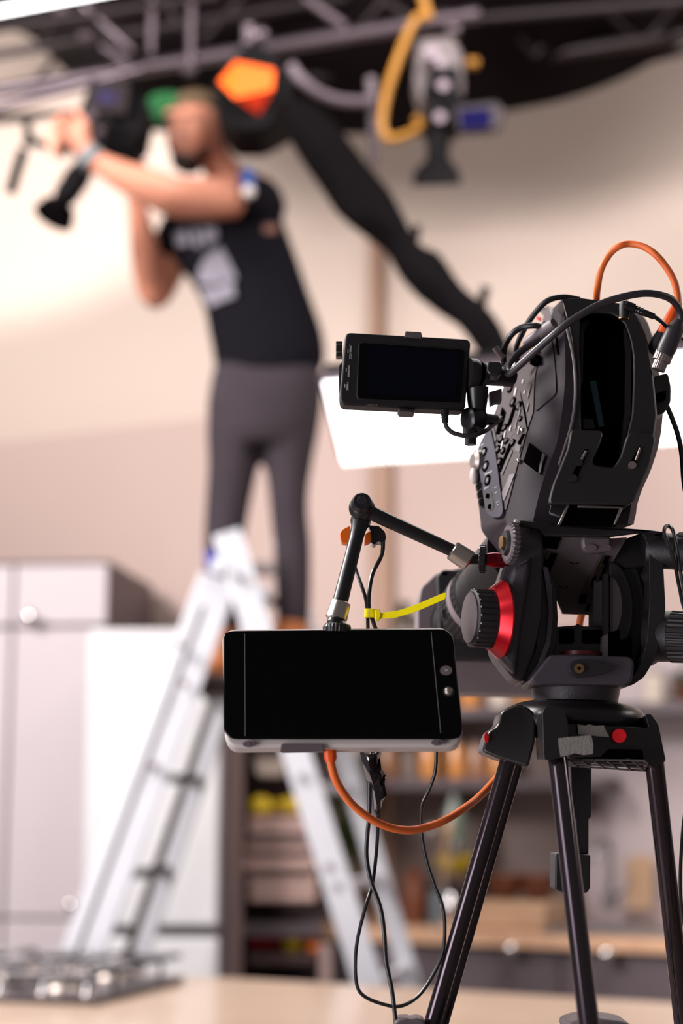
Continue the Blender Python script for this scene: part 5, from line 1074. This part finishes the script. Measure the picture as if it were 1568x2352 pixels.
# ---------------------------------------------------------------- articulating arm
aa = thing('articulating_arm', P(831, 1167, 1.42), 'black jointed arm with steel collars holding the white-cased monitor', 'support arm')
J = P(831, 1167, 1.42)
bm = nb(); ball(bm, J, px2m(31, 1.42), u=32, v=20); lathe(bm, J + Vector((0, -.002, .002)), J + Vector((0, -.0125, .004)), [(0, px2m(27, 1.42)), (.6, px2m(25, 1.42)), (1, px2m(20, 1.42))], 32); obj('joint_ball', bm, 'armblack', aa)
bm = nb(); q = J + Vector((0, -.0122, .0042)); lathe(bm, q, q + Vector((0, -.0008, 0)), [(0, px2m(13, 1.42)), (1, px2m(12, 1.42))], 6); obj('hex_bolt', bm, 'plastic_dark', aa, smooth=False)
bm = nb(); ball(bm, P(828, 1196, 1.43), px2m(24, 1.43), u=24, v=14); obj('joint_socket', bm, 'armblack', aa)
bm = nb(); lathe(bm, P(836, 1170, 1.42), P(1046, 1268, 1.43), [(0, px2m(20, 1.42)), (.07, px2m(19, 1.42)), (.12, px2m(17, 1.42)), (1, px2m(15, 1.42))], 28); obj('upper_arm_tube', bm, 'armblack', aa)
bm = nb(); lathe(bm, P(828, 1196, 1.425), P(779, 1390, 1.41), [(0, px2m(22, 1.42)), (.1, px2m(18, 1.42)), (.2, px2m(16.5, 1.42)), (1, px2m(18, 1.42))], 28); obj('lower_arm_tube', bm, 'armblack', aa)
bm = nb(); lathe(bm, P(1037, 1263, 1.43), P(1078, 1290, 1.432), [(0, px2m(20, 1.43)), (.05, px2m(23.5, 1.43)), (.92, px2m(25, 1.43)), (1, px2m(22, 1.43))], 32); obj('steel_collar', bm, 'steel', aa)
bm = nb(); lathe(bm, P(783, 1382, 1.41), P(771, 1424, 1.408), [(0, px2m(20, 1.41)), (.05, px2m(23, 1.41)), (.93, px2m(25.5, 1.41)), (1, px2m(22, 1.41))], 32); obj('steel_collar', bm, 'steel', aa)
bm = nb(); tube(bm, [P(1072, 1284, 1.432), P(1100, 1284, 1.432), P(1130, 1286, 1.434)], px2m(13, 1.43), 16, 3); obj('threaded_stub', bm, 'armblack', aa)
bm = nb(); dx = Vector((.985, -.15, -.05)); c = P(1108, 1284, 1.43); lathe(bm, c - dx * .003, c + dx * .003, [(0, px2m(30, 1.43)), (.15, px2m(33, 1.43)), (.85, px2m(33, 1.43)), (1, px2m(30, 1.43))], 80, lambda k, t: 1 if k % 4 < 2 else .95); obj('lock_disc', bm, 'armblack', aa, ang=15)
bm = nb(); lathe(bm, P(1114, 1285, 1.432), P(1168, 1288, 1.437), [(0, px2m(14, 1.43)), (.3, px2m(18, 1.43)), (1, px2m(18, 1.43))], 24); obj('red_collar', bm, mat('wine_red_anodised', (120, 12, 34), .3, metal=.6), aa)
bm = nb(); ball(bm, P(769, 1430, 1.405), px2m(19, 1.4)); obj('ball_end', bm, 'armblack', aa)
bm = nb(); c0_ = P(773, 1452, 1.403); c1_ = P(774, 1431, 1.403); lathe(bm, c0_, c1_, [(0, px2m(32, 1.4)), (.5, px2m(33, 1.4)), (.8, px2m(31, 1.4)), (1, px2m(22, 1.4))], 96, lambda k, t: 1 if k % 4 < 2 else .96); obj('lock_disc', bm, 'armblack', aa, ang=15)
for pts in (rnd([(804, 1207), (806, 1240), (798, 1248), (783, 1246), (780, 1224), (786, 1216)], 5), rnd([(838, 1226), (850, 1220), (854, 1240), (848, 1244), (836, 1249)], 4)):
    bm = nb(); prism(bm, pts, 1.437, .016); obj('wing_lever', bm, 'orange_lever', aa, bev=.003, seg=3)
bm = nb(); prism(bm, rnd([(846, 1206), (870, 1208), (884, 1222), (887, 1238), (876, 1246), (866, 1243), (861, 1252), (853, 1248), (852, 1226)], 4), 1.428, .02); tag(obj('tape_wrap', bm, 'etape', bev=.003, seg=3), 'black tape wrapped around cable ends behind the arm joint', 'tape')
cable('twin_cable', [(872, 1226, 1.432), (879, 1242, 1.43), (876, 1275, 1.43), (856, 1316, 1.425), (848, 1357, 1.42), (847, 1397, 1.42), (858, 1432, 1.42), (868, 1470, 1.44), (862, 1560, 1.455), (856, 1700, 1.455), (850, 1750, 1.45), (849, 1810, 1.45), (848, 1869, 1.45), (842, 1933, 1.45), (842, 1975, 1.45), (852, 2025, 1.45), (873, 2084, 1.45), (882, 2143, 1.45), (886, 2206, 1.45), (899, 2269, 1.45), (908, 2341, 1.45), (912, 2380, 1.45), (930, 2500, 1.45)], 1.44, 5, 'cable', 'black cable under the yellow tie running down to the bottom edge')
cable('twin_cable', [(812, 1290, 1.445), (818, 1312, 1.44), (830, 1345, 1.43), (840, 1377, 1.425), (844, 1413, 1.425), (845, 1446, 1.43), (850, 1500, 1.45), (856, 1700, 1.46), (860, 1760, 1.455), (868, 1840, 1.452), (868, 1869, 1.452), (866, 1933, 1.455), (856, 2025, 1.455), (840, 2080, 1.45), (822, 2151, 1.45), (816, 2206, 1.45), (819, 2261, 1.45), (836, 2288, 1.45), (878, 2306, 1.45), (920, 2311, 1.45), (962, 2286, 1.45), (996, 2236, 1.45), (1017, 2185, 1.45), (1021, 2122, 1.45), (1014, 2076, 1.45), (996, 2029, 1.45), (979, 1975, 1.45), (968, 1916, 1.45), (968, 1857, 1.45), (983, 1819, 1.45), (999, 1773, 1.445), (1002, 1722, 1.44), (1002, 1690, 1.44)], 1.44, 4.2, 'cable', 'thin black cable hanging in a long loop below the white-cased monitor')
zt = thing('cable_tie', P(866, 1408, 1.415), 'bright yellow cable tie with its long tail sticking out right', 'cable tie')
bm = nb(); lathe(bm, P(851, 1399, 1.42), P(850, 1419, 1.42), [(0, px2m(14.5, 1.42)), (1, px2m(14.5, 1.42))], 24); obj('tie_band', bm, 'yellow', zt)
bm = nb(); prism(bm, rnd([(860, 1400), (872, 1400), (875, 1412), (870, 1426), (861, 1424)], 2), 1.406, .008); obj('tie_head', bm, 'yellow', zt, bev=.0006)
bm = nb(); rings = []
for x, y, hw in ((868, 1415, 7), (909, 1411, 8), (940, 1402, 8.5), (964, 1393, 9), (992, 1381, 9), (1015, 1371, 9), (1024, 1368, 7)):
    Yz = 1.408 - (x - 868) * .00006; c = P(x, y, Yz); up = px2m(hw, Yz); rings.append([c + Vector((-.1 * up * 2, 0, -up)), c + Vector((.1 * up * 2, 0, up)), c + Vector((.1 * up * 2, .0012, up)), c + Vector((-.1 * up * 2, .0012, -up))])
loft(bm, rings); obj('tie_tail', bm, 'yellow', zt, bev=.0003)

# ---------------------------------------------------------------- white cased monitor
rm = thing('field_monitor', P(785, 1720, 1.40), 'wide white-cased monitor with a blank black screen in front', 'monitor')
Ym = lambda x, y: 1.395 - (y - 1450) * .00011
outl = [(530, 1449), (1020, 1444), (1040, 1462), (1062, 1674), (1058, 1692), (1044, 1698), (532, 1698), (514, 1682), (512, 1456)]
o2 = rnd([(530, 1446), (1020, 1442), (1041, 1460), (1063, 1676), (1058, 1704), (1040, 1716), (534, 1718), (516, 1700), (510, 1460)], 12)
bm = nb(); fr_ = [P(x, y, Ym(x, y) + .004) for x, y in o2]
bk_ = [P(785 + (x - 785) * .985, y + (12 if y > 1600 else 3), Ym(x, y) + .03) for x, y in o2]; poly3(bm, fr_, bk_); cs = obj('case', bm, 'white_plastic', rm, bev=.003, seg=3)
bm = nb(); prism(bm, rnd(outl, 12), Ym, .006); gl = obj('front_glass', bm, 'glass_black', rm, bev=.0012)
bm = nb(); prism(bm, [(563, 1456), (990, 1452), (1012, 1684), (565, 1688)], lambda x, y: Ym(x, y) - .0002, .001); obj('screen', bm, 'screen', rm)
for a, b in (((990, 1452), (1012, 1684)), ((562, 1456), (563, 1690))):
    bm = nb(); tube(bm, [P(a[0], a[1], Ym(*a) - .0004), P(b[0], b[1], Ym(*b) - .0004)], .00025, 5, 1); obj('screen_edge', bm, 'grey_plastic', gl)
def eld(nm, x, y, rx, ry, m, lift, th, par):
    bm = nb(); prism(bm, [(x + rx * math.cos(k * math.pi / 12), y + ry * math.sin(k * math.pi / 12)) for k in range(24)], lambda a, b: Ym(a, b) - lift, th); return obj(nm, bm, m, par)
eld('menu_button', 1024, 1540, 14, 11, 'plategrey', .0006, .002, gl); text('>', P(1024, 1540, Ym(1024, 1540) - .0008), (1, 0, 0), (0, 0, 1), .005, 'lettering', gl)
bm = nb(); p = P(1030, 1588, Ym(1030, 1588)); ball(bm, p, .0038, .003, .0038); obj('joystick', bm, 'steel_dim', gl)
eld('joystick_ring', 1030, 1588, 14, 12, 'plastic', .0004, .002, gl)
Yu = lambda x, y: Ym(x, 1700) - .001
for x, y in ((571, 1709), (1004, 1705)):
    bm = nb(); prism(bm, [(x + 14 * math.cos(k * math.pi / 12), y + 7.5 * math.sin(k * math.pi / 12)) for k in range(24)], lambda a, b: 1.3668, .006); u_ = obj('end_screw', bm, 'cabdark', cs)
    bm = nb(); prism(bm, [(x + 5 * math.cos(k * math.pi / 12), y + 3 * math.sin(k * math.pi / 12)) for k in range(24)], lambda a, b: 1.3660, .002); obj('screw_socket', bm, 'grey_plastic', cs)
bm = nb(); prism(bm, rnd([(646, 1708), (740, 1708), (744, 1726), (643, 1728)], 3), lambda a, b: 1.3668, .024); obj('bottom_hatch', bm, 'grey_plastic', cs, bev=.001)
ob = thing('orange_power_cable', P(930, 1880, 1.43), 'orange cable sagging from the white-cased monitor to behind the left tripod leg', 'cable')
bm = nb(); lathe(bm, P(757, 1718, 1.385), P(759, 1750, 1.385), [(0, px2m(14.5, 1.385)), (.7, px2m(14.5, 1.385)), (1, px2m(11, 1.385))], 28, lambda k, t: 1 if k % 7 else .94); obj('orange_plug', bm, 'orange_plug', ob)
cable('cable_run', [(758, 1742, 1.385), (760, 1756, 1.386), (772, 1794, 1.39), (802, 1840, 1.40), (844, 1876, 1.41), (890, 1899, 1.42), (937, 1907, 1.43), (983, 1899, 1.44), (1029, 1880, 1.45), (1071, 1853, 1.47), (1100, 1830, 1.49), (1140, 1788, 1.51), (1180, 1740, 1.52), (1230, 1690, 1.54), (1300, 1620, 1.56), (1326, 1520, 1.56), (1328, 1460, 1.56), (1332, 1425, 1.56), (1338, 1400, 1.56), (1345, 1340, 1.56)], 1.42, 9, 'orange', '', par=ob, n=14)
# crumpled black tape on the cable bundle
bm = nb(); T = [[(828, 1724, 1.45), (846, 1735, 1.435), (862, 1728, 1.44), (874, 1722, 1.45)], [(834, 1750, 1.44), (848, 1758, 1.432), (860, 1745, 1.436), (870, 1742, 1.445)], [(842, 1784, 1.445), (852, 1782, 1.43), (864, 1770, 1.44), (874, 1768, 1.437)], [(850, 1796, 1.448), (858, 1800, 1.436), (868, 1790, 1.43), (884, 1778, 1.442)], [(858, 1808, 1.45), (862, 1818, 1.438), (874, 1806, 1.44), (882, 1800, 1.434)], [(862, 1860, 1.45), (866, 1850, 1.44), (872, 1838, 1.438), (888, 1826, 1.44)], [(866, 1868, 1.45), (868, 1862, 1.446), (872, 1856, 1.444), (878, 1836, 1.443)]]
G = [[bm.verts.new(P(*p)) for p in r] for r in T]
for a, b in zip(G[:-1], G[1:]):
    for i in range(3): face(bm, (a[i], a[i + 1], b[i + 1], b[i]))
o = obj('crumpled_tape', bm, 'etape'); o.modifiers.new('s', 'SOLIDIFY').thickness = .0012; tag(o, 'crumpled glossy black tape around the cables below the white-cased monitor', 'tape')
# lock knobs at the bottom edge by the left leg
bm = nb(); prism(bm, [(905, 2348), (918, 2340), (935, 2339), (944, 2342), (958, 2339), (972, 2342), (978, 2352), (975, 2380), (905, 2380)], 1.44, .03); tag(obj('clamp_knob', bm, 'grey_plastic', bev=.003), 'grey clamp knob beside the left tripod leg at the bottom edge', 'knob')
bm = nb(); prism(bm, [(1300, 2352), (1330, 2342), (1372, 2338), (1420, 2344), (1450, 2352), (1452, 2372), (1300, 2372)], 1.40, .05, (0, 0)); tag(obj('spreader_clamp', bm, 'grey_plastic', bev=.004), 'grey rounded clamp right of the middle tripod leg at the bottom edge', 'clamp')
# clean helper props
for o in list(bpy.data.objects):
    if 'wp' in o: del o['wp']
